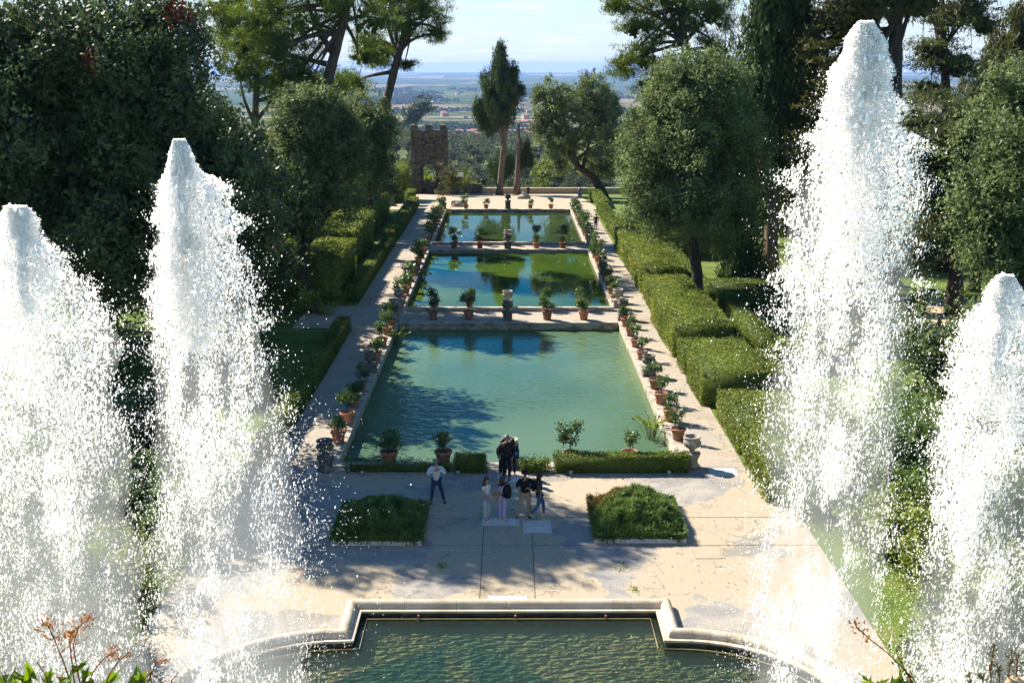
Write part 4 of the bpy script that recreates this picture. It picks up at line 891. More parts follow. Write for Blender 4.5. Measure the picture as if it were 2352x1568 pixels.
tree('holm_oak', 'smaller holm oak beside the leaning pine trunk', 'tree', (-12.9, 102, 0),
     [((-12.9, 102, 0), .3), ((-13, 102, 4), .24), ((-12.9, 102, 9), .12)],
     [lobe(845, 300, 102, (2.2, 2.2, 3.2)), lobe(815, 270, 102, (1.8, 1.8, 2.2)), lobe(845, 390, 102, (1.9, 2, 2.4)), lobe(870, 350, 102, (1.2, 1.4, 2.0))], 30000, 'oak', M['oak2'], M['bark'], 1.05, 8)
tree('holm_oak', 'dark bushy holm oak low beside the far end of the shaded path', 'tree', (-15.4, 122, 0),
     [((-15.4, 122, 0), .3), ((-15.2, 122, 4), .2), ((-15, 122, 7), .1)],
     [lobe(850, 400, 122, (2.6, 2.4, 2.6)), lobe(880, 420, 124, (1.6, 1.6, 2.0)), lobe(810, 400, 120, (3, 2.6, 2.8))], 22000, 'oak', M['oak'], M['bark'], 1.3, 6)
for i, (x, y, r, z0, z1, n, lab) in enumerate(((-16.8, 59.0, 4.2, 3.0, 14.8, 30000, 'dark holm oak in the shade behind the ragged jet'), (-17.2, 66.0, 3.6, 1.8, 10.5, 24000, 'low crowned holm oak on the shaded bank above the low hedge'),
        (-29.5, 55, 5.2, 4.5, 17, 24000, 'spreading holm oak behind the broad left jet'), (-33, 68, 6.5, 2.5, 23, 22000, 'holm oak deep in the left wood'), (-27.5, 84, 6.0, 1.5, 23, 22000, 'holm oak in the left wood beyond the bare trunk'), (-24, 95, 4.6, 1.5, 13, 16000, 'holm oak behind the tall left hedges'), (-38, 90, 7, 2, 24, 18000, 'tall holm oak closing the left wood'))):
    c = (z0 + z1) / 2; h = (z1 - z0) / 2
    tree('holm_oak', lab, 'tree', (x, y, 0), [((x, y, 0), .42), ((x + .2, y, z0 + 1), .34), ((x, y, c + h * .5), .14)],
         [((x, y, c), (r, r, h * .8)), ((x + r * .5, y - .5, c - h * .35), (r * .62, r * .6, h * .6)), ((x - r * .5, y, c + h * .2), (r * .62, r * .6, h * .6)), ((x + .3, y - r * .4, c + h * .4), (r * .55, r * .5, h * .5))], n, 'oak', M['oak'], M['bark'], 1.3, 8, fill=.22)
for i, (x, y, r, z0, z1, n, lab) in enumerate(((34, 78, 4.6, 1.5, 12, 14000, 'dark tree in the right wood behind the gravel drive'), (31, 100, 5, 1.5, 14, 14000, 'dark tree in the right wood behind the yew'), (42, 92, 6, 2, 16, 14000, 'broad dark tree deep in the right wood'), (21, 112, 4.2, 1.5, 11, 14000, 'dark tree between the leaning oak and the big right oak'), (28, 125, 5, 1, 15, 12000, 'far dark tree behind the big right oak'))):
    c = (z0 + z1) / 2; h = (z1 - z0) / 2; gz = hz_(x, y)
    tree('evergreen_tree', lab, 'tree', (x, y, gz), [((x, y, gz), .42), ((x + .2, y, z0 + 1), .34), ((x, y, c + h * .5), .14)],
         [((x, y, c), (r, r, h * .8)), ((x + r * .5, y - .5, c - h * .35), (r * .62, r * .6, h * .6)), ((x - r * .5, y, c + h * .2), (r * .62, r * .6, h * .6))], n, 'oak', M['oak'], M['bark'], 1.5, 6)
# pines on the left
YP = 96
pts = [(725, 420), (738, 300), (752, 190), (772, 110), (795, 30), (812, -60)]
tr = [(A(x, y, YP), r) for (x, y), r in zip(pts, (.62, .55, .48, .42, .32, .15))]; tr[0] = (Vector((tr[0][0].x, YP, 0)), .7)
tree('pine_tree', 'tall pine with thick leaning trunk and bright sunlit green crown', 'tree', tr[0][0], tr,
     [lobe(690, 60, YP, (3.4, 3, 2.4)), lobe(640, 130, YP, (2.4, 2.6, 1.8)), lobe(600, 40, YP, (2.4, 2.4, 1.9)), lobe(770, 10, YP, (3.4, 3, 2.0)), lobe(850, 50, YP + 1, (2.4, 2.4, 1.8)), lobe(700, 175, YP, (2.2, 2.2, 1.3)), lobe(840, 130, YP + 2, (1.6, 1.8, 1.0)), lobe(560, 110, YP, (1.6, 1.8, 1.6)), lobe(720, -40, YP, (4, 3.5, 2)), lobe(650, 195, YP, (1.9, 1.9, 1.2))],
     62000, 'pine', M['pine'], M['barkp'], 1.0, 26, clump=26, sub=16, limb_r=.5, fill=.012)
YP = 112
pts = [(848, 440), (872, 330), (885, 245), (905, 165), (925, 90), (945, 10), (955, -60)]
tr = [(A(x, y, YP), r) for (x, y), r in zip(pts, (.62, .52, .46, .40, .34, .26, .15))]; tr[0] = (Vector((tr[0][0].x, YP, 0)), .7)
tree('pine_tree', 'dark pine with long bare leaning trunk beside the gate tower', 'tree', tr[0][0], tr,
     [lobe(970, 20, YP, (2.6, 2.4, 1.8)), lobe(1000, 75, YP, (1.3, 1.6, .9)), lobe(930, 60, YP, (1.9, 2, 1.3)), lobe(890, 0, YP, (2.6, 2.4, 1.8)), lobe(880, 130, YP, (1.9, 1.9, 1.4)), lobe(935, 148, YP, (1.1, 1.2, .6)), lobe(850, 100, YP + 1, (1.6, 1.8, 1.2)), lobe(820, 190, YP + 2, (1.2, 1.4, 1.0)), lobe(960, -50, YP, (3, 3, 2))],
     44000, 'pine', M['pine'], M['barkp'], 1.0, 22, clump=26, sub=16, limb_r=.5, fill=.012)
tree('pine_tree', 'dense green pine filling the sky behind the great oak', 'tree', (-27, 118, 0),
     [((-27, 118, 0), .5), ((-27, 118, 10), .4), ((-26, 118, 19), .2)],
     [lobe(590, 60, 118, (4.4, 4, 3.2)), lobe(640, 180, 118, (3.2, 3.0, 2.6)), lobe(560, 160, 118, (3, 3, 2.6)), lobe(520, 20, 118, (4, 4, 3.5)), lobe(780, 200, 120, (2.2, 2.4, 2.2)), lobe(700, 240, 120, (2.6, 2.6, 2.2))],
     40000, 'pine', M['pine'], M['barkp'], 1.3, 14, clump=24, sub=16, fill=.02)
# far plaza cypress pair
YC = 163; zb = -2.75
tree('cypress_tree', 'tall solitary cypress with a bare trunk rising from the far plaza', 'tree', (A(1150, 446, YC).x, YC, zb),
     [((A(1147, 446, YC).x, YC, zb), .50), (A(1152, 390, YC), .44), (A(1157, 340, YC), .42), (A(1158, 300, YC), .36), (A(1152, 200, YC), .2), (A(1150, 130, YC), .06)],
     [lobe(1148, 255, YC, (3.3, 3.0, 2.9)), lobe(1125, 270, YC, (2.0, 2, 2.6)), lobe(1170, 222, YC, (1.8, 1.8, 2.6)), lobe(1148, 195, YC, (2.5, 2.4, 3.0)), lobe(1150, 140, YC, (1.4, 1.4, 2.6)), lobe(1150, 115, YC, (.7, .7, 1.1)), lobe(1190, 205, YC, (1.0, 1, .8)), lobe(1178, 165, YC, (1.1, 1.0, 1.0)), lobe(1112, 245, YC, (1.4, 1.4, 2.0))],
     40000, 'cyp', M['cyp'], M['barkc'], 1.0, 14, clump=26, sub=12, subr=(.22, .38))
t = thing('dead_trunk', 'broken bare cypress trunk with one small living branch beside the tall cypress', 'tree', (A(1188, 446, YC).x, YC, zb))
mb = MB(); ps = [(1186, 447, .62), (1188, 420, .48), (1191, 380, .42), (1192, 345, .38), (1193, 318, .36)]
mb.tube([A(x, y, YC) - t.location for x, y, r in ps], [r for *_, r in ps], 12, wob=.15)
mb.tube([A(x, y, YC) - t.location for x, y in ((1191.5, 322), (1191.5, 300), (1191.8, 284))], [.24, .2, .15], 9, wob=.2)
mb.tube([A(x, y, YC) - t.location for x, y in ((1195, 400), (1201, 385), (1207, 365), (1210, 350))], [.16, .13, .1, .05], 7, wob=.1)
mb.build('trunk', M['barkc'], t, smooth=True)
V, rn = crown_tris([((A(1210, 350, YC) - t.location).to_tuple(), (.85, .8, 1.7)), ((A(1212, 375, YC) - t.location).to_tuple(), (.8, .7, .8))], 5200, 'cyp', 24, .85, 7)
link('crown', tri_mesh('crown', V, rn, [M['cyp']]), t)
YB = 176
tree('cypress_tree', 'small round cypress behind the parapet and the tall cypress trunk', 'tree', (A(1150, 446, YB).x, YB, -11.5),
     [((A(1150, 446, YB).x, YB, -11.5), .25), (A(1150, 430, YB), .2), (A(1150, 370, YB), .1)], [lobe(1148, 392, YB, (1.75, 1.7, 2.1)), lobe(1165, 380, YB, (1.2, 1.2, 1.6))], 9000, 'cyp', M['cyp'], M['barkc'], 1.0, 3, subr=(.2, .35))
# leaning oak by the far plaza
YL = 146; zl = -1.6
tree('holm_oak', 'holm oak leaning towards the pools on a forked dark trunk by the far plaza', 'tree', (A(1388, 462, YL).x, YL, zl),
     [((A(1390, 462, YL).x, YL, zl), .75), (A(1380, 435, YL), .62), (A(1360, 405, YL), .55), (A(1330, 385, YL), .42), (A(1310, 360, YL), .3), (A(1300, 300, YL), .15)],
     [lobe(1330, 270, YL, (4.6, 4.2, 4.6)), lobe(1395, 300, YL, (3.0, 3.4, 5.4)), lobe(1265, 240, YL, (2.6, 2.8, 2.8)), lobe(1290, 330, YL, (2.6, 2.6, 2.6)), lobe(1375, 225, YL, (3.2, 3.2, 3.0)), lobe(1245, 290, YL, (1.6, 1.8, 2.2)), lobe(1385, 385, YL, (2.2, 2.4, 1.6)), lobe(1280, 385, YL - 1, (1.1, 1.2, 1.4)), lobe(1235, 215, YL, (1.0, 1.0, 1.3))],
     52000, 'oak', M['oak2'], M['bark'], 1.25, 18, sub=16, subr=(.2, .4), fill=.03)
# big right oak
tree('holm_oak', 'large full crowned holm oak on the right with spiky sunlit top', 'tree', (13.0, 73.3, 0),
     [((13.0, 73.3, 0), .46), ((12.9, 73.3, 2.2), .38), ((12.5, 73.3, 4.5), .34), ((12.3, 73.3, 8), .25), ((12.2, 73.3, 13), .1)],
     [lobe(1590, 330, 73, (4.4, 4.2, 5.0)), lobe(1510, 380, 73, (2.6, 2.8, 4.4)), lobe(1680, 350, 73, (2.7, 2.8, 4.4)), lobe(1600, 215, 73, (3.3, 3.2, 2.4)), lobe(1650, 190, 73, (2.2, 2.2, 1.6)), lobe(1540, 240, 73, (2.0, 2, 2.0)), lobe(1590, 480, 73, (3.6, 3.4, 2.6)), lobe(1500, 480, 73, (1.9, 2, 2.2)), lobe(1670, 480, 73, (2.0, 2.2, 3.0))],
     115000, 'oak', M['oak2'], M['bark'], .9, 20, sub=22, clump=30, subr=(.16, .36))
# trees behind it on the right
tree('pine_tree', 'broad pine with pale forked trunk rising behind the big right oak', 'tree', (17.5, 104, 0),
     [((A(1590, 300, 104).x, 104, 0), .6), (A(1585, 200, 104), .5), (A(1575, 120, 104), .42), (A(1565, 40, 104), .3), (A(1580, -40, 104), .15)],
     [lobe(1540, 20, 104, (4.2, 3.6, 2.6)), lobe(1460, 60, 104, (2.4, 2.4, 1.8)), lobe(1630, 30, 104, (2.8, 2.8, 2.4)), lobe(1480, 130, 104, (2.6, 2.6, 1.9)), lobe(1420, 10, 104, (1.6, 1.6, 1.0)), lobe(1560, -60, 104, (5, 4, 2.4)), lobe(1430, 150, 104, (1.6, 1.8, 1.2)), lobe(1640, 110, 104, (1.8, 2, 1.4)), lobe(1500, 190, 104, (2.0, 2.2, 1.4))],
     54000, 'pine', M['pine'], M['barkp'], 1.05, 26, clump=26, sub=16, limb_r=.5, fill=.012)
tree('cypress_tree', 'very dark massive cypress standing beside the big right oak', 'tree', (20.5, 84, 0),
     [((20.5, 84, 0), .6), ((20.3, 84, 8), .45), ((20.2, 84, 20), .15)],
     [lobe(1775, 110, 84, (3.0, 3, 4.2)), lobe(1720, 190, 84, (2.2, 2.4, 3.0)), lobe(1800, 250, 84, (3.0, 3, 4.0)), lobe(1740, 340, 84, (2.6, 2.6, 4.0)), lobe(1800, 30, 84, (2.4, 2.4, 4.0)), lobe(1850, 120, 84, (1.6, 1.8, 3.2)), lobe(1690, 250, 84, (1.4, 1.4, 2.0)), lobe(1790, -60, 84, (2, 2, 3.4))],
     42000, 'cyp', M['cyp'], M['barkc'], 1.25, 12, clump=26, subr=(.22, .4))
tree('cypress_tree', 'narrow dark cypress column at the edge of the bright lawn', 'tree', (16.9, 78.5, 0),
     [((16.9, 78.5, 0), .35), ((16.9, 78.5, 4), .25), ((16.9, 78.5, 9), .1)],
     [lobe(1695, 600, 78.5, (1.7, 1.6, 2.6)), lobe(1700, 635, 78.5, (1.6, 1.5, 1.4)), lobe(1700, 500, 78.5, (1.7, 1.7, 2.6)), lobe(1690, 420, 78.5, (1.5, 1.5, 2.4))], 14000, 'cyp', M['cyp'], M['barkc'], 1.1, 3)
tree('yew_tree', 'dark spreading evergreen between the right oak and the tall jet', 'tree', (25.5, 92, 0),
     [((25.5, 92, 0), .5), ((25.5, 92, 5), .4), ((25.3, 92, 10), .2)],
     [lobe(1820, 400, 92, (3.6, 3.4, 4.2)), lobe(1880, 330, 92, (3.4, 3.4, 4)), lobe(1810, 500, 92, (2.6, 2.8, 2.8)), lobe(1900, 470, 92, (3.4, 3.4, 3.4)), lobe(1960, 380, 92, (3.4, 3.4, 4.4))], 38000, 'cedar', M['cedar'], M['bark'], 1.3, 12, sub=12)
tree('conifer_tree', 'bronzed conifer with thick straight trunk behind the tall right jet', 'tree', (27.5, 80, 0),
     [((A(2050, 500, 80).x, 80, 0), .75), (A(2052, 300, 80), .6), (A(2055, 150, 80), .52), (A(2058, 40, 80), .45), (A(2060, -80, 80), .3)],
     [lobe(1930, 60, 80, (2.4, 2.6, 2.6)), lobe(1910, 190, 80, (2.2, 2.4, 2.6)), lobe(1990, 20, 80, (2.2, 2.4, 1.8)), lobe(1900, 300, 80, (2.0, 2.2, 2.4)), lobe(2110, 10, 80, (2.2, 2.2, 1.4)), lobe(1960, -60, 80, (4, 3.4, 2.4)), lobe(1960, 140, 81, (1.6, 2, 2.4))],
     30000, 'cedar', M['bronze'], M['bark'], 1.2, 16, sub=12)
tree('conifer_tree', 'thin crowned conifer with open branches against the sky on the right', 'tree', (34, 86, 0),
     [((A(2180, 500, 86).x, 86, 0), .45), (A(2175, 250, 86), .35), (A(2165, 60, 86), .25), (A(2160, -40, 86), .12)],
     [lobe(2180, 40, 86, (2.2, 2.2, 1.2)), lobe(2230, 20, 86, (1.7, 1.8, 1.0)), lobe(2140, 120, 86, (1.9, 2, 1.2)), lobe(2200, 150, 86, (1.6, 1.8, 1.3)), lobe(2130, 210, 86, (1.8, 2, 1.3)), lobe(2260, 60, 86, (1.0, 1.2, .9)), lobe(2190, -40, 86, (2.4, 2.4, 1.4))],
     15000, 'cedar', M['cedar'], M['bark'], 1.2, 18, sub=9)
tree('cedar_tree', 'dark layered cedar with flat branch plates on the right', 'tree', (32, 70, 0),
     [((A(2200, 650, 70).x, 70, 0), .5), (A(2200, 400, 70), .4), (A(2200, 260, 70), .25)],
     [lobe(2180, 290, 70, (2.6, 2.6, 1.6)), lobe(2250, 300, 70, (2.6, 2.6, 1.4)), lobe(2130, 360, 70, (2.2, 2.4, 1.8)), lobe(2210, 400, 70, (2.8, 2.8, 1.8)), lobe(2290, 220, 71, (2.2, 2.4, 1.4)), lobe(2160, 470, 70, (2.4, 2.6, 1.8)), lobe(2080, 300, 72, (2.0, 2, 2.6)), lobe(2120, 560, 70, (2.2, 2.2, 2)), lobe(2320, 160, 71, (1.6, 2, 1.2))],
     34000, 'cedar', M['cedar'], M['bark'], 1.1, 18, sub=12)
tree('oak_tree', 'pale olive green tree at the right edge above the gravel drive', 'tree', (25.8, 54, 0),
     [((26, 54, 0), .4), ((26, 54, 4), .32), ((26, 54, 9), .15)],
     [lobe(2320, 350, 54, (2.6, 2.6, 3.0)), lobe(2270, 470, 54, (1.8, 2.0, 2.4)), lobe(2350, 230, 54, (1.9, 2, 1.8)), lobe(2380, 420, 54, (2.6, 2.6, 3.4)), lobe(2290, 590, 54, (1.6, 1.8, 1.6)), lobe(2350, 560, 54, (2, 2, 2))],
     40000, 'oak', M['oak2'], M['bark'], .95, 12, sub=11)
tree('cypress_tree', 'distant cypress tops at the upper right edge', 'tree', (50, 105, 0),
     [((50, 105, 0), .5), ((50, 105, 12), .3), ((50, 105, 20), .1)],
     [lobe(2330, 110, 105, (2.2, 2.2, 3.2)), lobe(2350, 60, 105, (1.4, 1.4, 2.0)), lobe(2310, 150, 105, (1.6, 1.8, 2.0)), lobe(2270, 190, 105, (2, 2, 2))], 12000, 'cyp', M['bronze'], M['barkc'], 1.3, 4)

# ------------------------------------------------------------------ gate tower, parapets and far plaza
TY = 166.0
tx0, tx1 = A(946, 445, TY).x, A(1028, 445, TY).x; tz0 = -3.1; tz1 = A(1000, 287, TY).z
tow = thing('gate_tower', 'ruined brown stone gate tower with battlements and an arched opening', 'tower', ((tx0 + tx1) / 2, TY, tz0))
W2 = (tx1 - tx0) / 2; TH = tz1 - tz0; TD = 3.2
ax0, ax1 = A(969, 400, TY).x - (tx0 + tx1) / 2, A(1001, 400, TY).x - (tx0 + tx1) / 2
azs = A(985, 393, TY).z - tz0; ar = (ax1 - ax0) / 2; acx = (ax0 + ax1) / 2
def tower_hole(x, z):
    if ax0 < x < ax1 and z < azs: return True
    return (x - acx) ** 2 + (z - azs) ** 2 < ar * ar and z >= azs
body = MB()
Nn = 14; arc = [(acx - ar * math.cos(math.pi * k / Nn), azs + ar * math.sin(math.pi * k / Nn)) for k in range(Nn + 1)]
wall_top = TH - 1.55
outer = [(-W2 + .05, 0), (ax0, 0)] + arc + [(ax1, 0), (W2 - .05, 0), (W2 - .05, wall_top), (-W2 + .05, wall_top)]
def extr(poly_quads, y0, y1):
    for q in poly_quads:
        body.add([(x, y0, z) for x, z in q], [tuple(range(len(q)))]); body.add([(x, y1, z) for x, z in q], [tuple(range(len(q) - 1, -1, -1))])
quads = [[(-W2 + .05, 0), (ax0, 0), (ax0, azs), (-W2 + .05, azs)], [(ax1, 0), (W2 - .05, 0), (W2 - .05, azs), (ax1, azs)]]
ztop = azs + ar + .02
quads.append([(-W2 + .05, azs), (ax0, azs), (ax0, ztop), (-W2 + .05, ztop)]); quads.append([(ax1, azs), (W2 - .05, azs), (W2 - .05, ztop), (ax1, ztop)])
for (xa, za), (xb, zb_) in zip(arc[:-1], arc[1:]): quads.append([(xa, za), (xb, zb_), (xb, ztop), (xa, ztop)])
quads.append([(-W2 + .05, ztop), (W2 - .05, ztop), (W2 - .05, wall_top), (-W2 + .05, wall_top)])
extr(quads, 0, TD)
loop = [(ax0, 0), (ax0, azs)] + arc[1:-1] + [(ax1, azs), (ax1, 0)]
for (xa, za), (xb, zb_) in zip(loop[:-1], loop[1:]): body.add([(xa, 0, za), (xb, 0, zb_), (xb, TD, zb_), (xa, TD, za)], [(0, 1, 2, 3)])
for x, fl in ((-W2 + .05, 1), (W2 - .05, 0)): body.add([(x, 0, 0), (x, TD, 0), (x, TD, wall_top), (x, 0, wall_top)], [(0, 3, 2, 1) if fl else (0, 1, 2, 3)])
body.add([(-W2 + .05, 0, wall_top), (W2 - .05, 0, wall_top), (W2 - .05, TD, wall_top), (-W2 + .05, TD, wall_top)], [(0, 1, 2, 3)])
body.build('wall', M['rockm'], tow)
# projecting upper band, corner piers, parapet and merlons
pm = MB(); pm.box(-W2 + .5, W2 - .9, -.14, -.003, wall_top - .2, wall_top + .75); pm.box(-W2 + .5, W2 - .9, .003, .5, wall_top + .003, wall_top + .75); par = pm.build('parapet', M['rock'], tow)
for (a, b, hh) in ((-W2, -W2 + .55, TH), (W2 - .95, W2 - .35, TH), (W2 - .33, W2 + .05, TH - .35)):
    m_ = MB(); m_.box(a, b, -.22, -.004, 0, wall_top - .21); m_.box(a, b, -.22, TD * .9, wall_top + .004, hh, bev=.03); m_.build('corner_pier', M['rock'], tow)
for (a, b) in ((-W2 + .58, -W2 + 1.15), (-.45, .62)):
    m_ = MB(); m_.box(a, b, -.13, .5, wall_top + .76, TH - random.uniform(0, .12), bev=.04); m_.build('merlon', M['rock'], par)
m_ = MB(); m_.box(ax0 + .02, ax1 - .02, .9, 1.25, 0, A(985, 422, TY).z - tz0); m_.box(ax0 + .01, ax1 - .01, .85, 1.3, A(985, 422, TY).z - tz0 + .003, A(985, 420, TY).z - tz0 + .02, bev=.02); m_.build('infill_wall', M['rock'], tow)
fm = MB(); z = 0.0
while z < wall_top - .3:
    hh = random.uniform(.17, .27); x = -W2 + .58
    while x < W2 - 1.0:
        w_ = random.uniform(.22, .55)
        if not any(tower_hole(x + w_ * q, z + hh * p) for q in (0, .5, 1) for p in (0, .5, 1)) and random.random() > .1:
            fm.box(x + .012, min(x + w_, W2 - .98) - .012, -random.uniform(.02, .06), .01, z + .012, z + hh - .012)
        x += w_
    y = .02
    while y < TD - .3:
        w_ = random.uniform(.25, .5); fm.box(W2 - .052, W2 - .05 + random.uniform(.02, .05), y + .01, y + w_ - .01, z + .01, z + hh - .01); y += w_
    z += hh
stuff(fm.build('facing_stones', M['rock'], tow))
mb = MB()                                                 # ruined wall stepping down left of the tower
prev = 0
for k, (x0, x1, h) in enumerate(((-8, -6.6, 2.8), (-6.6, -4.4, 4.4), (-4.4, -3.2, 4.9), (-3.2, -2.2, 4.1), (-2.2, -1.0, 3.3), (-1.0, -.02, 2.9))):
    mb.box(x0 + .003, x1 - .003, 0, .9, -.5, h + random.uniform(-.1, .1), bev=.1)
tag(mb.build('ruined_wall', M['rock'], None, loc=(tx0, TY + 1.2, tz0)), 'broken stone wall stepping down to the left side of the gate tower', 'wall')
def wallrun(name, label, x0, x1, z, h, m, cope, n):
    t = thing(name, label, 'wall', ((x0 + x1) / 2, TY, z)); w = (x1 - x0) / 2
    mb = MB(); mb.box(-w, w, 0, .5, -.6, h - .10); mb.build('wall_face', m, t)
    for k in range(n):
        mb = MB(); a = -w + 2 * w * k / n; mb.box(a + .01, a + 2 * w / n - .01, -.06, .56, h - .098, h + random.uniform(-.008, .008), bev=.03); mb.build('coping_stone', cope, t)
xw0, xw1, xw2 = A(1028, 440, TY).x + .1, A(1108, 440, TY).x, A(1470, 440, TY).x
wallrun('parapet_wall', 'dark shaded stone wall between the gate tower and the ochre parapet', xw0, xw1 - .02, -3.0, A(1060, 422, TY).z + 3.0, M['rock'], M['rock'], 5)
wallrun('parapet_wall', 'long ochre plastered parapet with pale coping closing the far plaza', xw1, xw2 + 6, -3.0, A(1200, 431.5, TY).z + 3.0, M['plaster'], M['trav'], 22)
def fz(y): return np.interp(y, PY, PZ) + .04
def gp(vx, vy):      # point on the sloping far plaza
    y = 145.0
    for _ in range(30):
        p = at(vx, vy, y); y += (p.z - fz(y)) * -1 * -4.0 if False else (p.z - fz(y)) * 5.0
        y = min(max(y, 100), 170)
    p = at(vx, vy, y); return Vector((p.x, p.y, float(fz(p.y))))
p = gp(1047, 470)
lp = thing('lamp_post', 'thin lamp post with a boxy head beside the brown tinged shrub', 'lamp post', (p.x, 150, float(fz(150))))
hl = A(1047, 404, 150).z - float(fz(150))
mb = MB(); mb.lathe([(.09, 0), (.05, .1), (.04, hl - .1)], 8); mb.build('pole', M['iron'], lp)
mb = MB(); mb.box(-.35, .35, -.2, .2, hl - .1, hl + .38, bev=.05); mb.build('lamp_head', M['lamp'], lp)
bn = thing('litter_bin', 'dark grey cylindrical bin with a domed lid by the parapet', 'bin', (A(1332, 446, 158).x, 158, float(fz(158))))
mb = MB(); mb.lathe([(.28, 0), (.30, .06), (.29, .9), (.31, .92)], 16); mb.build('body', M['grey'], bn); mb = MB(); mb.lathe([(.36, .93), (.33, 1.0), (.10, 1.2), (.05, 1.28)], 16); mb.build('lid', M['iron'], bn)
bxs = thing('stone_fragment', 'broken pale sarcophagus block lying at the edge of the far plaza', 'stone block', (A(1056, 470, 131).x, 131, float(fz(131)) - .03))
mb = MB(); mb.box(-1.0, .9, -.5, .5, 0, .75, bev=.1); mb.build('block', M['stone'], bxs)
mb = MB(); mb.ell((-.1, -1.0, .3), (.75, .45, .42), 10, 6, wob=.25, seed=3); mb.build('lid', M['stone'], bxs)
st = thing('stone_stele', 'upright worn stone block standing on the left lawn', 'stone block', (A(897, 462, 132).x, 132, float(fz(132)) - .03))
mb = MB(); mb.lathe([(.55, 0), (.5, .3), (.45, 1.6), (.35, 1.9), (.05, 2.0)], 10); mb.build('block', M['stoned'], st); mb = MB(); mb.box(-.75, .75, -.6, .6, -.05, .14, bev=.04); mb.build('base', M['stoned'], st)
kb = thing('tree_kerb', 'low stone kerb round the feet of the two plaza cypresses', 'kerb', (A(1168, 450, YC - 2).x, YC - 2.5, float(fz(YC - 2.5))))
for (a, b, c, e) in ((-2.6, 2.4, -1.6, -1.35), (-2.6, -2.35, -1.345, 3.0), (2.15, 2.4, -1.345, 3.0)):
    mb = MB(); mb.box(a, b, c, e, -.3, .16, bev=.03); mb.build('kerb_stone', M['stone'], kb)
bo = tag(MB().build('boulder', M['stone']) if False else link('boulder', (lambda m: (m.ell((0, 0, .25), (.9, .6, .42), 12, 7, wob=.3, seed=5), m.mesh('boulder', [M['stone']], True))[1])(MB()), None, (A(1203, 456, 150).x, 150, float(fz(150)) - .05)), 'pale boulder under the seated person on the far plaza', 'boulder')

# ------------------------------------------------------------------ hillside olives, far trees, houses
OL = []
for k in range(6):
    lobes = [((random.uniform(-1.2, 1.2), random.uniform(-1.2, 1.2), random.uniform(2.4, 3.8)), (random.uniform(1.1, 1.7), random.uniform(1.1, 1.7), random.uniform(.9, 1.4))) for j in range(4)]
    V, rn = crown_tris(lobes, 1300, 'olive', 14, .85, 6, cl=.7, fill=.04); mb = MB(); mb.tube([(0, 0, -.5), (.1, 0, 1.2), (0, .1, 2.8)], [.3, .24, .15], 6); mb.mi = [1] * len(mb.f)
    OL.append(tri_mesh('olive_tree', V, rn, [M['olive'], M['bark']], mb))
def hz(x, y): return float(height(np.array([x]), np.array([y]))[0])
cnt = 0; placed = []
for k in range(4000):
    if cnt >= 290: break
    y = 236 + random.random() * 330; vx = random.uniform(860, 1390); x = (vx - 1168) / 2500 * y * 1.01
    if any((x - a) ** 2 + (y - b_) ** 2 < 17 + .02 * y for a, b_ in placed): continue
    placed.append((x, y)); z = hz(x, y); s = random.uniform(.95, 1.5)
    far = y > 400
    o = link('olive_tree', OL[k % 6], None, (x, y, z), random.uniform(0, 6.28), (s, s, s * random.uniform(.85, 1.1)))
    tag(o, 'small grey green olive tree high up the grove slope beyond the parapet' if far else 'grey green olive tree on the grove slope just beyond the parapet', 'tree', 'olive trees on the upper slope' if far else 'olive trees on the lower slope'); cnt += 1
GR = []
for k in range(3):
    lobes = [((random.uniform(-2, 2), random.uniform(-2, 2), random.uniform(3.5, 6.5)), (random.uniform(1.8, 2.6),) * 2 + (random.uniform(1.5, 2.2),)) for j in range(5)]
    V, rn = crown_tris(lobes, 2200, 'olive', 16, .9, 6, cl=.9); mb = MB(); mb.tube([(0, 0, -.5), (0, 0, 5)], [.35, .2], 6); mb.mi = [1] * len(mb.f)
    GR.append((V, rn, mb))
def gtree(k, m, x, y, s, label):
    V, rn, mb = GR[k]; o = link('broadleaf_tree', tri_mesh('broadleaf_tree', V, rn, [M[m], M['bark']], mb), None, (x, y, hz(x, y)), random.uniform(0, 6), s); tag(o, label, 'tree')
for i, (vx, y, s, m, lab) in enumerate(((1062, 215, 1.25, 'lime', 'bright yellow green tree just behind the dark wall by the gate tower'), (990, 230, 1.5, 'lime', 'yellow green tree seen through the arch of the gate tower'), (1030, 240, 1.6, 'lime', 'spreading yellow green tree at the right foot of the gate tower'),
        (1270, 300, 1.7, 'hedge', 'round fresh green tree below the leaning oak'), (1225, 260, 1.0, 'lime', 'small yellowing tree behind the broken trunk'), (1320, 330, 1.6, 'hedge', 'green tree at the foot of the grove left of the leaning trunk'), (1370, 320, 1.5, 'hedge', 'green tree behind the leaning oak trunk'),
        (958, 900, 4.0, 'oak', 'big dark umbrella shaped tree on the ridge above the gate tower'), (1120, 820, 2.4, 'oak', 'dark clump of trees on the ridge left of the cypress'), (1290, 860, 2.6, 'cyp', 'dark tall trees at the right end of the grove'), (1170, 250, .9, 'lime', 'low yellow bush behind the tall cypress trunk'))):
    x = (vx - 1168) / 2500 * y; gtree(i % 3, m, x, y, s, lab)
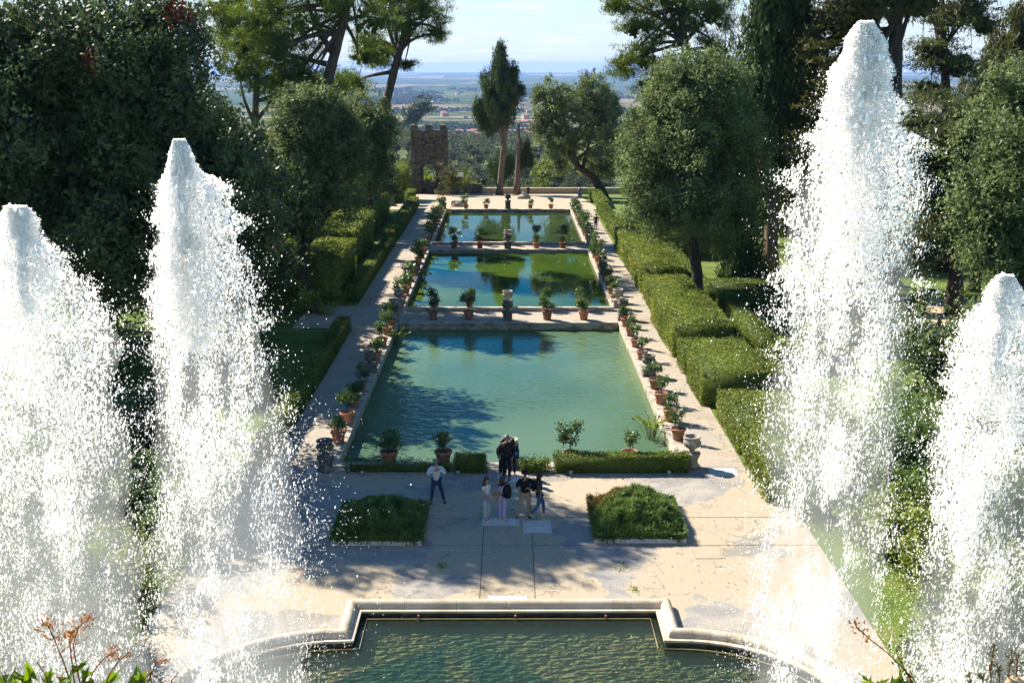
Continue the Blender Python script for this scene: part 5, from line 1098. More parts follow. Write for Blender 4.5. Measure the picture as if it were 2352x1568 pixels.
# the upper grove, too small and dense to tell apart: one mass
Vs_, Rs_ = [], []
for k in range(5200):
    y = 560 + random.random() * 560; x = random.uniform(-.16, .11) * y
    if mnoise.noise(Vector((x * .012, y * .006, 1))) < -.22: continue
    z = hz(x, y); s_ = random.uniform(1.6, 3.0); n_ = 16
    c = np.array([x, y, z + s_ * .8]) + rng.normal(size=(n_, 3)) * np.array([s_ * .55, s_ * .55, s_ * .38])
    v_, r_ = leaf_arrays(c, unit(rng.normal(size=(n_, 3))), 1.5, 1.3, np.clip(random.random() * .6 + rng.uniform(0, .4, n_), 0, .97)); Vs_.append(v_); Rs_.append(r_)
stuff(link('upper_olive_grove', tri_mesh('upper_olive_grove', np.vstack(Vs_), np.concatenate(Rs_), [M['olive']])))
# countless far woods on the plain: one mass
Cs = []; 
for k in range(60000):
    y = 900 * (8.5 ** random.random()); x = random.uniform(-.17, .12) * y
    q = mnoise.noise(Vector((x * .0032, y * .0011, 3))) + .5 * mnoise.noise(Vector((x * .011, y * .004, 9)))
    if q > (.02 if y < 5200 else .15) and not (3900 < y < 4900 and q < .3): Cs.append((x, y, hz(x, y), random.uniform(5, 9) * (1 + y / 6000)))
    if len(Cs) > 13000: break
Cs = np.array(Cs); n = len(Cs); base8 = np.array([(1, 0, 0), (0, 1, 0), (-1, 0, 0), (0, -1, 0), (0, 0, 1)], float)
tri = [(0, 1, 4), (1, 2, 4), (2, 3, 4), (3, 0, 4)]
Vv = base8[None] * (Cs[:, 3][:, None, None] * rng.uniform(.6, 1.1, (n, 5, 1))); Vv[:, 4, 2] *= 1.1; Vv = Vv + Cs[:, None, :3]
V = np.concatenate([Vv[:, list(t_)] for t_ in tri], 1).reshape(-1, 3); rn = np.repeat(rng.uniform(0, 1, n), 4)
stuff(link('far_woods', tri_mesh('far_woods', V, rn, [leafmat('far_wood', (0.03, 0.055, 0.02), (0.085, 0.115, 0.04), .1, .9, 0.0)])))
HS = []
for k in range(6):
    w, d, h = random.uniform(5, 9), random.uniform(4, 6), random.uniform(4, 8); mb = MB(); mb.box(-w, w, -d, d, -3, h, 0)
    rh = random.uniform(1.2, 2.2); mb.add([(-w - .5, -d - .5, h), (w + .5, -d - .5, h), (w + .5, d + .5, h), (-w - .5, d + .5, h), (-w * .6, 0, h + rh), (w * .6, 0, h + rh)], [(0, 1, 5, 4), (2, 3, 4, 5), (1, 2, 5), (3, 0, 4)], 1)
    nw = int(w // 2)
    for q in range(nw):
        for zz in np.arange(1.2, h - 1, 2.8): xx = -w + 1.5 + q * (2 * w - 3) / max(1, nw - 1); mb.box(xx - .5, xx + .5, -d - .04, -d + .02, zz, zz + 1.4, 2)
    HS.append(mb.mesh('house', [M['wallw'] if k % 2 else M['wallp'], M['roof'], M['iron']]))
for k in range(112):
    if k < 62: y = random.uniform(2050, 2900); vx = random.gauss(1225, 34)
    elif k < 80: y = random.uniform(1900, 2500); vx = random.gauss(1105, 26)
    else: y = random.uniform(3000, 6200); vx = random.uniform(880, 1330)
    x = (vx - 1168) / 2500 * y; z = hz(x, y); s = random.uniform(.8, 1.5) * (.95 if k < 80 else 1.25)
    o = link('house', HS[k % 6], None, (x, y, z), random.uniform(-.6, .6), s)
    g = 0 if k < 62 else 1 if k < 80 else 2
    tag(o, ('red roofed house in the hazy town right of the broken trunk', 'red roofed house in the cluster between gate tower and cypress', 'small far red roofed house scattered on the hazy plain')[g], 'house', ('town houses right of the broken trunk', 'houses between tower and cypress', 'scattered houses on the plain')[g])
for i, (vx, y, w, d, lab) in enumerate(((1092, 1150, 16, 9, 'white roofed shed on the slope right of the gate tower'), (1128, 1700, 14, 8, 'long pale shed just left of the cypress trunk'), (1235, 1650, 18, 10, 'pale flat roofed warehouse below the town'), (1260, 1400, 15, 8, 'low white warehouse right of the small branch'), (1150, 1900, 20, 10, 'tan roofed warehouse behind the cypress trunk'))):
    x = (vx - 1168) / 2500 * y; t = thing('shed', lab, 'shed', (x, y, hz(x, y) + 1)); mb = MB(); mb.box(-w, w, -d, d, -4, 5); mb.build('wall', M['wallw'], t)
    mb = MB(); mb.add([(-w - .6, -d - .6, 5.05), (w + .6, -d - .6, 5.05), (w + .6, d + .6, 8), (-w - .6, d + .6, 8)], [(0, 1, 2, 3)]); mb.build('roof', M['shed'] if i != 4 else M['wallp'], t)
# power lines over the valley
def pole(x, y, h, lab): 
    t = thing('power_pole', lab, 'pole', (x, y, hz(x, y))); mb = MB(); mb.tube([(0, 0, -.5), (0, 0, h)], [.25, .16], 8); mb.build('mast', M['grey'], t); mb = MB(); mb.box(-2.2, 2.2, -.1, .1, h - 1.2, h - 1.0); mb.build('crossarm', M['grey'], t)
wires = [((885, 275, 330), (1480, 440, 300)), ((885, 293, 330), (1480, 430, 300)), ((885, 312, 330), (1480, 455, 300))]
for k, (a, b_) in enumerate(wires):
    pa, pb = A(*a), A(*b_); pts = [pa.lerp(pb, q / 24) - Vector((0, 0, 7 * math.sin(math.pi * q / 24) * .8)) for q in range(25)]
    mb = MB(); mb.tube(pts, [.035] * 25, 4)
    tag(mb.build('power_line', M['grey']), ('topmost', 'middle', 'lowest')[k] + ' of three thin power lines crossing the olive grove', 'power line')
pa, pb = A(*wires[0][0]), A(*wires[0][1])
pole(pa.x, pa.y, pa.z - hz(pa.x, pa.y) + 1, 'power pole behind the left trees'); pole(pb.x, pb.y, max(6, pb.z - hz(pb.x, pb.y) + 1), 'power pole behind the right oak')

# ------------------------------------------------------------------ people
def skin(name, verts, edges, rad, mats, parent, sub=1, root=0):
    me = bpy.data.meshes.new(name); me.from_pydata([tuple(v) for v in verts], edges, []); o = bpy.data.objects.new(name, me); COL.objects.link(o)
    md = o.modifiers.new('skin', 'SKIN'); md.use_smooth_shade = True; md.branch_smoothing = .6
    for i, r in enumerate(rad):
        sv = me.skin_vertices[0].data[i]; sv.radius = r if hasattr(r, '__len__') else (r, r); sv.use_root = (i == root)
    o.modifiers.new('sub', 'SUBSURF').levels = sub; o.modifiers['sub'].render_levels = sub
    dg = bpy.context.evaluated_depsgraph_get(); ev = o.evaluated_get(dg); nm_ = bpy.data.meshes.new_from_object(ev, depsgraph=dg)
    o.modifiers.clear(); o.data = nm_; bpy.data.meshes.remove(me); nm_.name = name
    nm_.materials.clear(); nm_.materials.append(mats)
    nm_.polygons.foreach_set('use_smooth', [True] * len(nm_.polygons)); o.parent = parent; return o
SKIN = flat('skin_tone', (0.42, 0.24, 0.16), .55, .3)
SKIN2 = flat('tanned_skin', (0.34, 0.18, 0.115), .55, .3)
LIPS = flat('lips', (.25, .10, .08), .5)
EYE = flat('eye_dark', (0.02, 0.015, 0.012), .4)
def person(label, loc, rz, h, pose, top, bottom, shoes, hair, skin_m=SKIN, group=None, sleeves='long', hem=.90, long_hair=0.0, hair_c=None, turn=0.0, cap=None, wide=0.0, fem=False, coat=0.0, bald=False):
    """pose: le, lw, re, rw (elbows, wrists), lk, la, rk, ra (knees, ankles) in a 1.75 m frame facing -y; +x is the person's left"""
    k = h / 1.75; t = thing('person', label, 'person', loc, rz, group); t.scale = (k, k, k)
    V3 = Vector; g = {q: V3(v) for q, v in pose.items()}
    sh = .165 if fem else .19
    g.setdefault('ls', V3((sh, .01, 1.425))); g.setdefault('rs', V3((-sh, .01, 1.425)))
    g.setdefault('lh', V3((.085, 0, .92))); g.setdefault('rh', V3((-.085, 0, .92)))
    ct, st_ = math.cos(turn), math.sin(turn)
    def hd(x, y, z): return V3((x * ct - y * st_, x * st_ + y * ct, z))
    vs_, es, rr = [], [], []
    def av(p, r, frm=None):
        vs_.append(p); rr.append(r)
        if frm is not None: es.append((frm, len(vs_) - 1))
        return len(vs_) - 1
    pel = av(V3((0, 0, .96)), .13); sp = av(V3((0, .005, 1.14)), .115, pel); ch = av(V3((0, .01, 1.33)), .135 if not fem else .12, sp)
    nk = av(V3((0, .01, 1.48)), .06, ch); hb = av(hd(0, -.005, 1.545), .068, nk); hm = av(hd(0, -.012, 1.64), .088, hb); ht = av(hd(0, 0, 1.715), .06, hm)
    no = av(hd(0, -.105, 1.625), .012, hm)
    hands = []
    for s, S in (('l', 1), ('r', -1)):
        a = av(g[s + 's'], .058, ch); e = av(g[s + 'e'], .042, a); w = av(g[s + 'w'], .029, e)
        d = (g[s + 'w'] - g[s + 'e']).normalized(); hnd = av(g[s + 'w'] + d * .06, .030, w); hands.append((g[s + 'w'] + d * .06, d, S, hnd))
        side = d.cross(V3((0, 1, .2))).normalized() if abs(d.y) < .9 else V3((1, 0, 0))
        for q in range(4):
            b0 = hands[-1][0] + d * .045 + side * ((q - 1.5) * .019); f1 = av(b0, .009, hnd); ln = (.05, .06, .055, .042)[q]
            f2 = av(b0 + d * ln * .6 + V3((0, -.012, 0)), .008, f1); av(b0 + d * ln + V3((0, -.03, -.004)), .007, f2)
        th = av(hands[-1][0] + side * -.036 + d * .012, .009, hnd); av(hands[-1][0] + side * -.052 + d * .045, .008, th)
        hp = av(g[s + 'h'], .09, pel); kn = av(g[s + 'k'], .062, hp); an = av(g[s + 'a'], .042, kn)
        f = g.get(s + 'f', V3((0, -1, 0))); av(g[s + 'a'] + f * .13 + V3((0, 0, -.045)), .030, an)
    bd = skin('body', vs_, es, rr, skin_m, t)
    # top garment
    vs_, es, rr = [], [], []
    zb = hem; e_ = .018
    p0 = av(V3((0, .0, zb)), (.175 if coat else .155) - (.02 if fem else 0)); sp = av(V3((0, .005, 1.12)), .150 - (.025 if fem else 0) + coat, p0); ch = av(V3((0, .01, 1.32)), .165 - (.025 if fem else 0) + coat, sp); uc = av(V3((0, .005, 1.42)), .13 - (.02 if fem else 0) + coat, ch); av(V3((0, .012, 1.485)), .08, uc)
    for s in 'lr':
        a = av(g[s + 's'] + V3((0, 0, .005)), .076 + coat * .5, ch); 
        if sleeves == 'long': e = av(g[s + 'e'], .060 + coat * .4, a); av(g[s + 'e'].lerp(g[s + 'w'], .93), .043 + coat * .3, e)
        else: av(g[s + 's'].lerp(g[s + 'e'], .5), .062, a)
    skin('jacket' if coat else 'shirt', vs_, es, rr, top, t, root=1)
    # trousers
    vs_, es, rr = [], [], []
    p0 = av(V3((0, 0, .985)), .145 - (.012 if fem else 0))
    for s in 'lr':
        hp = av(g[s + 'h'] + V3((0, 0, -.02)), .105, p0); kn = av(g[s + 'k'], .074 + wide * .5, hp); av(g[s + 'k'].lerp(g[s + 'a'], .55), .062 + wide * .8, kn); av(g[s + 'a'] + V3((0, 0, .01)), .056 + wide, len(vs_) - 1)
    skin('trousers', vs_, es, rr, bottom, t)
    for s in 'lr':
        f = g.get(s + 'f', V3((0, -1, 0))); a = g[s + 'a'] + V3((0, 0, -.045))
        skin('shoe', [a - f * .06, a + f * .05 + V3((0, 0, -.008)), a + f * .17 + V3((0, 0, -.014))], [(0, 1), (1, 2)], [.046, .046, .036], shoes, t, 1)
    mb = MB()
    if cap: pass
    if not bald:
        # hair shell: cap of an ellipsoid open at the face
        n, m_ = 18, 10
        for i in range(m_ + 1):
            th = math.pi * .62 * i / m_
            for q in range(n):
                a = 2 * math.pi * q / n; r = .112
                x, y, z = r * math.sin(th) * math.cos(a), r * 1.1 * math.sin(th) * math.sin(a), r * 1.12 * math.cos(th)
                if y < -.045: z = max(z, .045); 
                p = hd(x * .98, y + .008, 1.648 + z + .004); mb.v.append(tuple(p))
        for i in range(m_):
            for q in range(n): mb.f.append((i * n + q, (i + 1) * n + q, (i + 1) * n + (q + 1) % n, i * n + (q + 1) % n)); mb.mi.append(0)
        hm_ = flat('hair', hair, .5, .3) if not isinstance(hair, bpy.types.Material) else hair
        mb.build('hair', hm_, t, smooth=True)
        if long_hair:
            vs_, es, rr = [], [], []
            a = av(hd(0, .06, 1.66), .07); b = av(hd(0, .085, 1.52), .085, a); c = av(hd(0, .12, 1.52 - long_hair * .6), .08, b); av(hd(0, .12, 1.52 - long_hair), .035, c)
            for S in (1, -1):
                d = av(hd(S * .085, .02, 1.60), .035, a); e = av(hd(S * .10, -.01, 1.45), .035, d); av(hd(S * .105, -.05, 1.45 - long_hair * .7), .02, e)
            skin('long_hair', vs_, es, rr, hm_, t, 1)
    for S in (1, -1):
        mb = MB(); c = hd(S * .034, -.088, 1.648); mb.ell(c, (.013, .01, .009), 8, 5); mb.build('eye', EYE, bd)
        mb = MB(); c = hd(S * .092, .0, 1.632); mb.ell(c, (.014, .022, .034), 8, 6); mb.build('ear', skin_m, bd)
    mb = MB(); c = hd(0, -.088, 1.578); mb.ell(c, (.026, .008, .007), 8, 5); mb.build('mouth', LIPS, bd)
    if cap:
        mb = MB(); mb.lathe([(.112, 0), (.115, .03), (.10, .085), (.06, .118), (.001, .128)], 18, cap=False, c=(0, 0, 1.665), sy=1.08)
        c0, c1 = -.115, -.20; mb.add([hd(-.085, -.07, 1.672), hd(.085, -.07, 1.672), hd(.07, -.175, 1.662), hd(0, -.20, 1.66), hd(-.07, -.175, 1.662)], [(0, 1, 2, 3, 4)])
        mb.build('cap', cap, t, smooth=True)
    return t
def backpack(label, loc, rz, m, s=1.0):
    t = thing('backpack', label, 'backpack', loc, rz); t.scale = (s, s, s)
    mb = MB(); mb.ell((0, 0, .24), (.16, .11, .25), 16, 10); mb.build('bag', m, t, smooth=True)
    mb = MB(); mb.ell((0, .10, .16), (.11, .05, .13), 12, 8); mb.build('front_pocket', m, t, smooth=True)
    for S in (1, -1):
        mb = MB(); mb.tube([(S * .09, -.06, .44), (S * .12, -.16, .49), (S * .125, -.30, .40), (S * .11, -.25, .15), (S * .09, -.08, .06)], [.018, .022, .022, .018, .014], 6); mb.build('strap', m, t)
    return t
C_white = flat('white_cotton', (0.62, 0.62, 0.64)); C_jean = flat('dark_denim', (0.035, 0.05, 0.10)); C_black = flat('black_cloth', (0.012, 0.012, 0.015)); C_shoe = flat('dark_shoe', (0.015, 0.014, 0.014))
C_pale = flat('pale_denim', (0.36, 0.44, 0.46)); C_lil = flat('lilac_cotton', (0.42, 0.36, 0.55)); C_beige = flat('beige_chino', (0.34, 0.25, 0.16)); C_dgrey = flat('dark_grey_jacket', (0.045, 0.045, 0.05)); C_blue = flat('blue_denim', (0.06, 0.10, 0.22)); C_wsh = flat('white_shoe', (0.62, 0.62, 0.60)); C_brown = flat('dark_brown_jacket', (0.035, 0.022, 0.020)); C_navy = flat('navy_shirt', (0.02, 0.03, 0.055))
H_br = (0.07, 0.035, 0.018); H_dk = (0.018, 0.012, 0.010); H_gr = (0.16, 0.15, 0.14)
F = Vector
stand = dict(lk=(.10, -.01, .50), la=(.11, .02, .085), rk=(-.10, -.01, .50), ra=(-.11, .02, .085))
# man in white shirt taking a photograph, legs apart
p = dict(le=(.34, -.16, 1.24), lw=(.10, -.30, 1.44), re=(-.33, -.17, 1.22), rw=(-.06, -.30, 1.42), lk=(.20, -.04, .50), la=(.29, .05, .085), rk=(-.15, -.02, .50), ra=(-.20, .0, .085), lf=(.4, -.9, 0), rf=(-.3, -.95, 0))
person('man in a white shirt and dark jeans taking a photo with raised hands', (-2.72, 38.31, 0), R(5), 1.76, p, C_white, C_jean, C_shoe, H_gr, SKIN2, hem=.84)
t = thing('phone', 'small phone held up by the man in the white shirt', 'phone', (-2.70, 37.93, 1.44)); mb = MB(); mb.box(-.075, .075, -.006, .006, -.02, .06, bev=.004); mb.build('case', flat('phone_gold', (.35, .27, .14), .4), t)
mb = MB(); mb.box(-.07, .07, .0062, .0075, -.015, .055); mb.build('screen', C_black, t)
backpack('dark blue backpack worn by the man in the white shirt', (-2.73, 38.56, .93), R(5), flat('slate_blue_cloth', (.06, .09, .15)), .95)
# young woman in white top and pale trousers, facing right
p = dict(stand); p.update(le=(.25, -.02, 1.17), lw=(.16, -.26, 1.08), re=(-.25, -.02, 1.17), rw=(-.12, -.26, 1.07), lk=(.09, -.02, .5), la=(.10, .03, .085), rk=(-.09, .0, .5), ra=(-.09, .0, .085))
person('young woman with long brown hair in white top and pale wide jeans', (-.80, 36.62, 0), R(55), 1.70, p, C_white, C_pale, C_wsh, H_br, fem=True, sleeves='short', hem=1.08, long_hair=.34, wide=.035)
# young woman in lilac with a black backpack, back turned, hand at head
p = dict(stand); p.update(le=(.36, -.08, 1.40), lw=(.16, -.10, 1.60), re=(-.22, -.06, 1.16), rw=(-.14, -.24, 1.05), lk=(.08, -.02, .5), la=(.08, .02, .085), rk=(-.09, .0, .5), ra=(-.08, .05, .085))
person('young woman in lilac clothes lifting a hand to her hair', (-.24, 36.75, 0), R(155), 1.66, p, C_lil, C_lil, C_wsh, H_br, fem=True, sleeves='short', hem=.95, wide=.03, long_hair=.12)
backpack('bulky black backpack on the young woman in lilac', (-.06, 36.55, .92), R(215), C_black, 1.12)
t = thing('tote_bag', 'beige cloth bag hanging beside the young woman in lilac', 'bag', (-.44, 36.72, .80)); mb = MB(); mb.ell((0, 0, .17), (.11, .06, .20), 12, 8, wob=.1); mb.build('bag', C_beige, t, smooth=True); mb = MB(); mb.tube([(-.07, 0, .32), (.02, .03, .62), (.10, 0, .32)], [.012] * 3, 5); mb.build('handle', C_beige, t)
# man with cap, black jacket, beige trousers
p = dict(le=(.30, -.05, 1.16), lw=(.08, -.26, 1.20), re=(-.31, -.10, 1.20), rw=(-.05, -.20, 1.48), lk=(.13, -.04, .50), la=(.14, .02, .085), rk=(-.17, -.02, .50), ra=(-.26, .02, .085), lf=(.15, -.99, 0), rf=(-.35, -.94, 0))
person('man in a black cap, black jacket and beige trousers with hand at mouth', (.58, 37.0, 0), R(8), 1.80, p, C_black, C_beige, C_shoe, H_dk, SKIN2, coat=.012, cap=C_black)
# woman walking away to the right
p = dict(le=(.24, .06, 1.17), lw=(.22, -.10, .98), re=(-.24, .10, 1.17), rw=(-.20, .02, .96), lk=(.08, -.16, .52), la=(.07, -.18, .10), rk=(-.08, .06, .50), ra=(-.07, .34, .17), lf=(0, -1, 0), rf=(0, -.9, -.35))
person('dark haired woman in grey jacket and blue jeans walking with a backpack', (1.12, 37.0, 0), R(100), 1.70, p, C_dgrey, C_blue, flat('cream_shoe', (.5, .46, .36)), H_dk, fem=True, hem=.82, coat=.01, long_hair=.30)
backpack('small black backpack on the walking dark haired woman', (.90, 37.06, .98), R(280), C_black, .9)
# man in dark brown jacket by the step
p = dict(le=(.30, .02, 1.16), lw=(.25, -.12, .95), re=(-.29, .02, 1.16), rw=(-.25, -.10, .95), lk=(.10, -.03, .50), la=(.12, -.08, .085), rk=(-.09, -.01, .50), ra=(-.12, .06, .085), rf=(-.8, -.6, 0))
person('grey haired man in dark brown jacket and black trousers near the centre step', (-.08, 40.78, 0), R(-10), 1.84, p, C_brown, C_black, C_shoe, H_gr, SKIN2, coat=.015, hem=.86)
p = dict(stand); p.update(le=(.26, .02, 1.16), lw=(.24, -.05, .92), re=(-.26, .02, 1.16), rw=(-.24, -.05, .92))
person('person in a long dark skirt half hidden behind the man in brown', (-.24, 41.2, 0), R(170), 1.52, p, flat('dark_green_jacket', (.03, .045, .035)), C_navy, C_wsh, H_dk, fem=True, wide=.05, long_hair=.2)
person('person with a dark shoulder bag half hidden behind the man in brown', (.14, 41.25, 0), R(190), 1.52, p, C_navy, C_navy, C_wsh, H_dk, fem=True, wide=.02, long_hair=.15)
t = thing('shoulder_bag', 'navy shoulder bag with a blue patch behind the man in brown', 'bag', (.30, 41.12, .78)); mb = MB(); mb.box(-.12, .12, -.06, .06, 0, .38, bev=.04); mb.build('bag', C_navy, t); mb = MB(); mb.lathe([(.07, 0), (.07, .008)], 14); o = mb.build('badge', flat('bright_blue', (.05, .25, .5)), t); o.rotation_euler.x = R(90); o.location = (0, -.062, .2)
mb = MB(); mb.tube([(-.08, 0, .36), (-.05, 0, .62), (.05, 0, .62), (.08, 0, .36)], [.012] * 4, 5); mb.build('strap', C_navy, t)
# far people
person('distant person in black vest and white sleeves standing by the parapet', (A(1213, 449, 157).x, 157, float(fz(157))), R(160), 1.55, dict(stand, le=(.26, .02, 1.16), lw=(.24, -.08, .95), re=(-.26, .02, 1.16), rw=(-.24, -.08, .95)), C_black, C_black, C_shoe, H_dk)
sit = dict(lk=(.12, -.42, .93), la=(.13, -.46, .50), rk=(-.12, -.42, .93), ra=(-.13, -.46, .50), le=(.26, -.08, 1.16), lw=(.14, -.30, 1.02), re=(-.26, -.08, 1.16), rw=(-.14, -.30, 1.02))
person('distant person in a white shirt sitting on the pale boulder', (A(1203, 456, 150).x, 150.1, float(fz(150)) - .36), R(30), 1.55, sit, C_white, C_black, C_shoe, H_gr)
person('person in dark blue walking along the far end of the sunny path', (8.75, 108.5, 0), R(170), 1.60, dict(stand, le=(.26, .02, 1.16), lw=(.24, -.08, .95), re=(-.26, .02, 1.16), rw=(-.24, -.08, .95), la=(.11, -.15, .085), ra=(-.11, .18, .1)), flat('navy_coat', (.015, .025, .06)), C_jean, C_shoe, H_dk, coat=.01)
person('person with raised arm just showing between the two parterre hedges', (16.6 + .9, 72.4, 0), R(10), 1.62, dict(stand, le=(.30, -.05, 1.18), lw=(.12, -.25, 1.10), re=(-.32, -.1, 1.40), rw=(-.26, -.15, 1.62)), flat('pink_shirt', (.5, .28, .28)), C_jean, C_shoe, H_dk, SKIN2)

# ------------------------------------------------------------------ fountain jets
def drop_mesh(name, C, S, tilt, m):
    """C (n,3) centres, S (n,2) half width / half height; small four-sided drops drawn out along their fall"""
    n = len(C); a = rng.uniform(0, 6.28, n)[:, None] + np.array([0, 2.0944, 4.1888])
    v = np.zeros((n, 4, 3)); v[:, :3, 0] = np.cos(a) * S[:, :1] * 1.25; v[:, :3, 1] = np.sin(a) * S[:, :1] * 1.25
    up = np.where(rng.uniform(size=n) < .5, 1, -1)
    v[:, :3, 2] = -up[:, None] * rng.uniform(.1, .8, (n, 3)) * S[:, 1:2]
    v[:, 3, 2] = up * S[:, 1]; v[:, 3, 0] += tilt * up * S[:, 1]; v[:, :3, 0] -= (tilt * up * S[:, 1] * .5)[:, None]
    v += C[:, None]
    f = np.array([(0, 1, 3), (1, 2, 3), (2, 0, 3), (2, 1, 0)])
    F_ = (f[None] + (np.arange(n) * 4)[:, None, None]).reshape(-1)
    me = bpy.data.meshes.new(name); me.vertices.add(n * 4); me.vertices.foreach_set('co', v.astype(np.float32).ravel())
    me.loops.add(len(F_)); me.loops.foreach_set('vertex_index', F_.astype(np.int32)); me.polygons.add(n * 4); me.polygons.foreach_set('loop_start', (np.arange(n * 4) * 3).astype(np.int32))
    me.polygons.foreach_set('use_smooth', [True] * (n * 4)); me.materials.append(m); me.update(calc_edges=True); return me
def mist_mat(name, dens):
    m, n, l = nm(name); v = n.new('ShaderNodeVolumePrincipled'); v.inputs['Color'].default_value = (1, 1, 1, 1); v.inputs['Density'].default_value = dens; v.inputs['Anisotropy'].default_value = .45
    o = n.new('ShaderNodeOutputMaterial'); l.new(v.outputs[0], o.inputs['Volume']); return m
M['mist2'] = mist_mat('thin_mist', .14)
def jet(label, x0, y0, apex, prof, n, seed, dense=1.0, floor=-.1):
    """prof: rows (fall, left half width, right half width)"""
    P = np.array(prof, float); top = apex; t = thing('fountain_jet', label, 'fountain jet', (x0, y0, floor))
    H = apex - floor
    def rough_(d, k): return 1 + .16 * np.sin(d * 2.3 + seed + k) * np.sin(d * 5.1 + seed * 2 + k) + .10 * np.sin(d * 9.7 + k * 3)
    def wl(d): return np.interp(d, P[:, 0], P[:, 1]) * np.interp(d, [0, .3, 1.0, 2.0, 5, 9], [.72, .82, 1.0, 1.05, .95, .85]) * rough_(d, 0)
    def wr(d): return np.interp(d, P[:, 0], P[:, 2]) * np.interp(d, [0, .3, 1.0, 2.0, 5, 9], [.72, .82, 1.0, 1.05, .95, .85]) * rough_(d, 2)
    Cs, Ss = [], []
    N = int(n * 3.2)
    d = H * rng.uniform(0, 1, N) ** 1.6
    u = np.clip(rng.normal(0, np.interp(d, [0, 3, 7], [.62, .56, .46])), -1.1, 1.1); u = np.where(rng.uniform(size=N) < .35, rng.uniform(-1, 1, N), u)
    x = np.where(u < 0, u * wl(d), u * wr(d)); dep = rng.normal(0, .22, N) * (wl(d) + wr(d)) * .5
    nz = np.array([mnoise.noise(Vector((a * 2.0 + seed, b_ * .8, c * .55))) + .7 * mnoise.noise(Vector((a * 6 + seed, b_ * 2, c * 1.8))) for a, b_, c in zip(x, dep, d)])
    thr = np.interp(d, [0, 1.0, 3, 6, 10, 17], [-1.2, -.85, -.5, -.14, .04, .06])
    keep = nz > thr + rng.normal(0, .12, N); x, dep, d, nz = x[keep][:n], dep[keep][:n], d[keep][:n], nz[keep][:n]; m_ = len(x)
    big = rng.uniform(size=m_); w = np.where(big < .70, rng.uniform(.002, .0048, m_), np.where(big < .987, rng.uniform(.0045, .0088, m_), rng.uniform(.009, .014, m_)))
    w *= .95 * (1 + .7 * np.clip(nz, 0, .6)); el = np.interp(d, [0, 2, 6, 12], [1.2, 2.2, 4.4, 6.5]) * rng.uniform(.7, 1.4, m_); w *= np.interp(d, [0, .6, 2, 4, 7], [1.5, 1.9, 2.1, 1.75, 1.05])
    Cs.append(np.stack([x, dep, H - d], 1)); Ss.append(np.stack([w, w * el], 1))
    # stray outlying drops
    q = int(n * .09); d = H * rng.uniform(.05, 1, q); s = np.where(rng.uniform(size=q) < .5, -1, 1); e = 1 + rng.exponential(.2, q)
    x = np.where(s < 0, -wl(d) * e, wr(d) * e); w = rng.uniform(.002, .007, q); w = np.where(rng.uniform(size=q) < .04, w * 2.2, w)
    Cs.append(np.stack([x, rng.normal(0, .25, q), H - d], 1)); Ss.append(np.stack([w, w * rng.uniform(1, 4, q)], 1))
    stuff(link('spray', drop_mesh('spray', np.vstack(Cs), np.vstack(Ss), .12, M['spray']), t))
    # ragged lumps and fingers of unbroken water at the head of the column
    mb = MB(); k = int(130 * dense)
    for i in range(k):
        dd = (random.random() ** .8) * 1.8; uu = max(-.95, min(.95, random.gauss(0, .5)))
        xx = uu * (wl(dd) if uu < 0 else wr(dd)) * .92; r = random.uniform(.012, .036)
        mb.ell((xx, random.gauss(0, .35) * float(wl(dd) + wr(dd)) * .4, H - dd - r), (r, r, r * random.uniform(1.2, 3.4)), 7, 5, wob=.8, seed=i + seed)
    for i in range(int(40 * dense)):                      # the rising core
        dd = i / 40 * 1.8; r = .05 + .03 * dd; mb.ell((random.uniform(-.06, .06) - .1 * dd * .2, 0, H - dd - .14), (r * .8, r * .8, r * 1.8), 12, 8, wob=.9, seed=i * 3 + seed)
    stuff(mb.build('water_column', M['spray'], t, smooth=True))
    # the fine mist carried with the fall: a body of droplets too small to see
    for nm2, fw, d1, mm in (('mist', 1.0, H - .2, M['mist2']),):
        mb = MB(); vs_, fs, n = [], [], 16; ds = np.concatenate([[.02], np.linspace(.15, d1, 16)])
        for dd in ds:
            a_, b_ = float(wl(dd)) * fw, float(wr(dd)) * fw; tap = 1.0
            for q in range(n):
                an = 2 * math.pi * q / n; c_ = math.cos(an); vs_.append(((b_ if c_ > 0 else a_) * c_ * tap, (a_ + b_) * .5 * math.sin(an) * tap, H - dd))
        for i in range(len(ds) - 1):
            for q in range(n): fs.append((i * n + q, (i + 1) * n + q, (i + 1) * n + (q + 1) % n, i * n + (q + 1) % n))
        fs.append(tuple(range(n))); fs.append(tuple((len(ds) - 1) * n + q for q in range(n - 1, -1, -1)))
        mb.add(vs_, fs); stuff(mb.build(nm2, mm, t, smooth=True))
    mb = MB(); mb.lathe([(.35, -.7), (.3, -.5), (.16, -.1), (.12, .05)], 14); mb.build('nozzle', M['stoned'], t)
    return t
jet('tall fountain jet with dense white crown right of the pools, highest of all', 6.33, 20, 16.75,
    [(0, .18, .15), (.37, .36, .36), (1.2, .55, .52), (2.0, .78, .95), (2.9, .98, 1.08), (4.5, 1.15, 1.2), (6.2, 1.32, 1.28), (7.8, 1.45, 1.3), (10.3, 1.6, 1.32), (17, 1.9, 1.4)], 76000, 11, 1.15)
jet('tall white fountain jet left of the pools with a ragged narrow top', -5.97, 20, 14.7,
    [(0, .12, .15), (.6, .27, .38), (1.0, .40, .80), (1.5, .43, .92), (2, .5, .95), (3.1, .62, 1.12), (4.8, .83, 1.45), (5.6, .9, 1.68), (7.3, 1.08, 2.1), (8.5, 1.2, 2.2), (15, 1.4, 2.3)], 66000, 23)
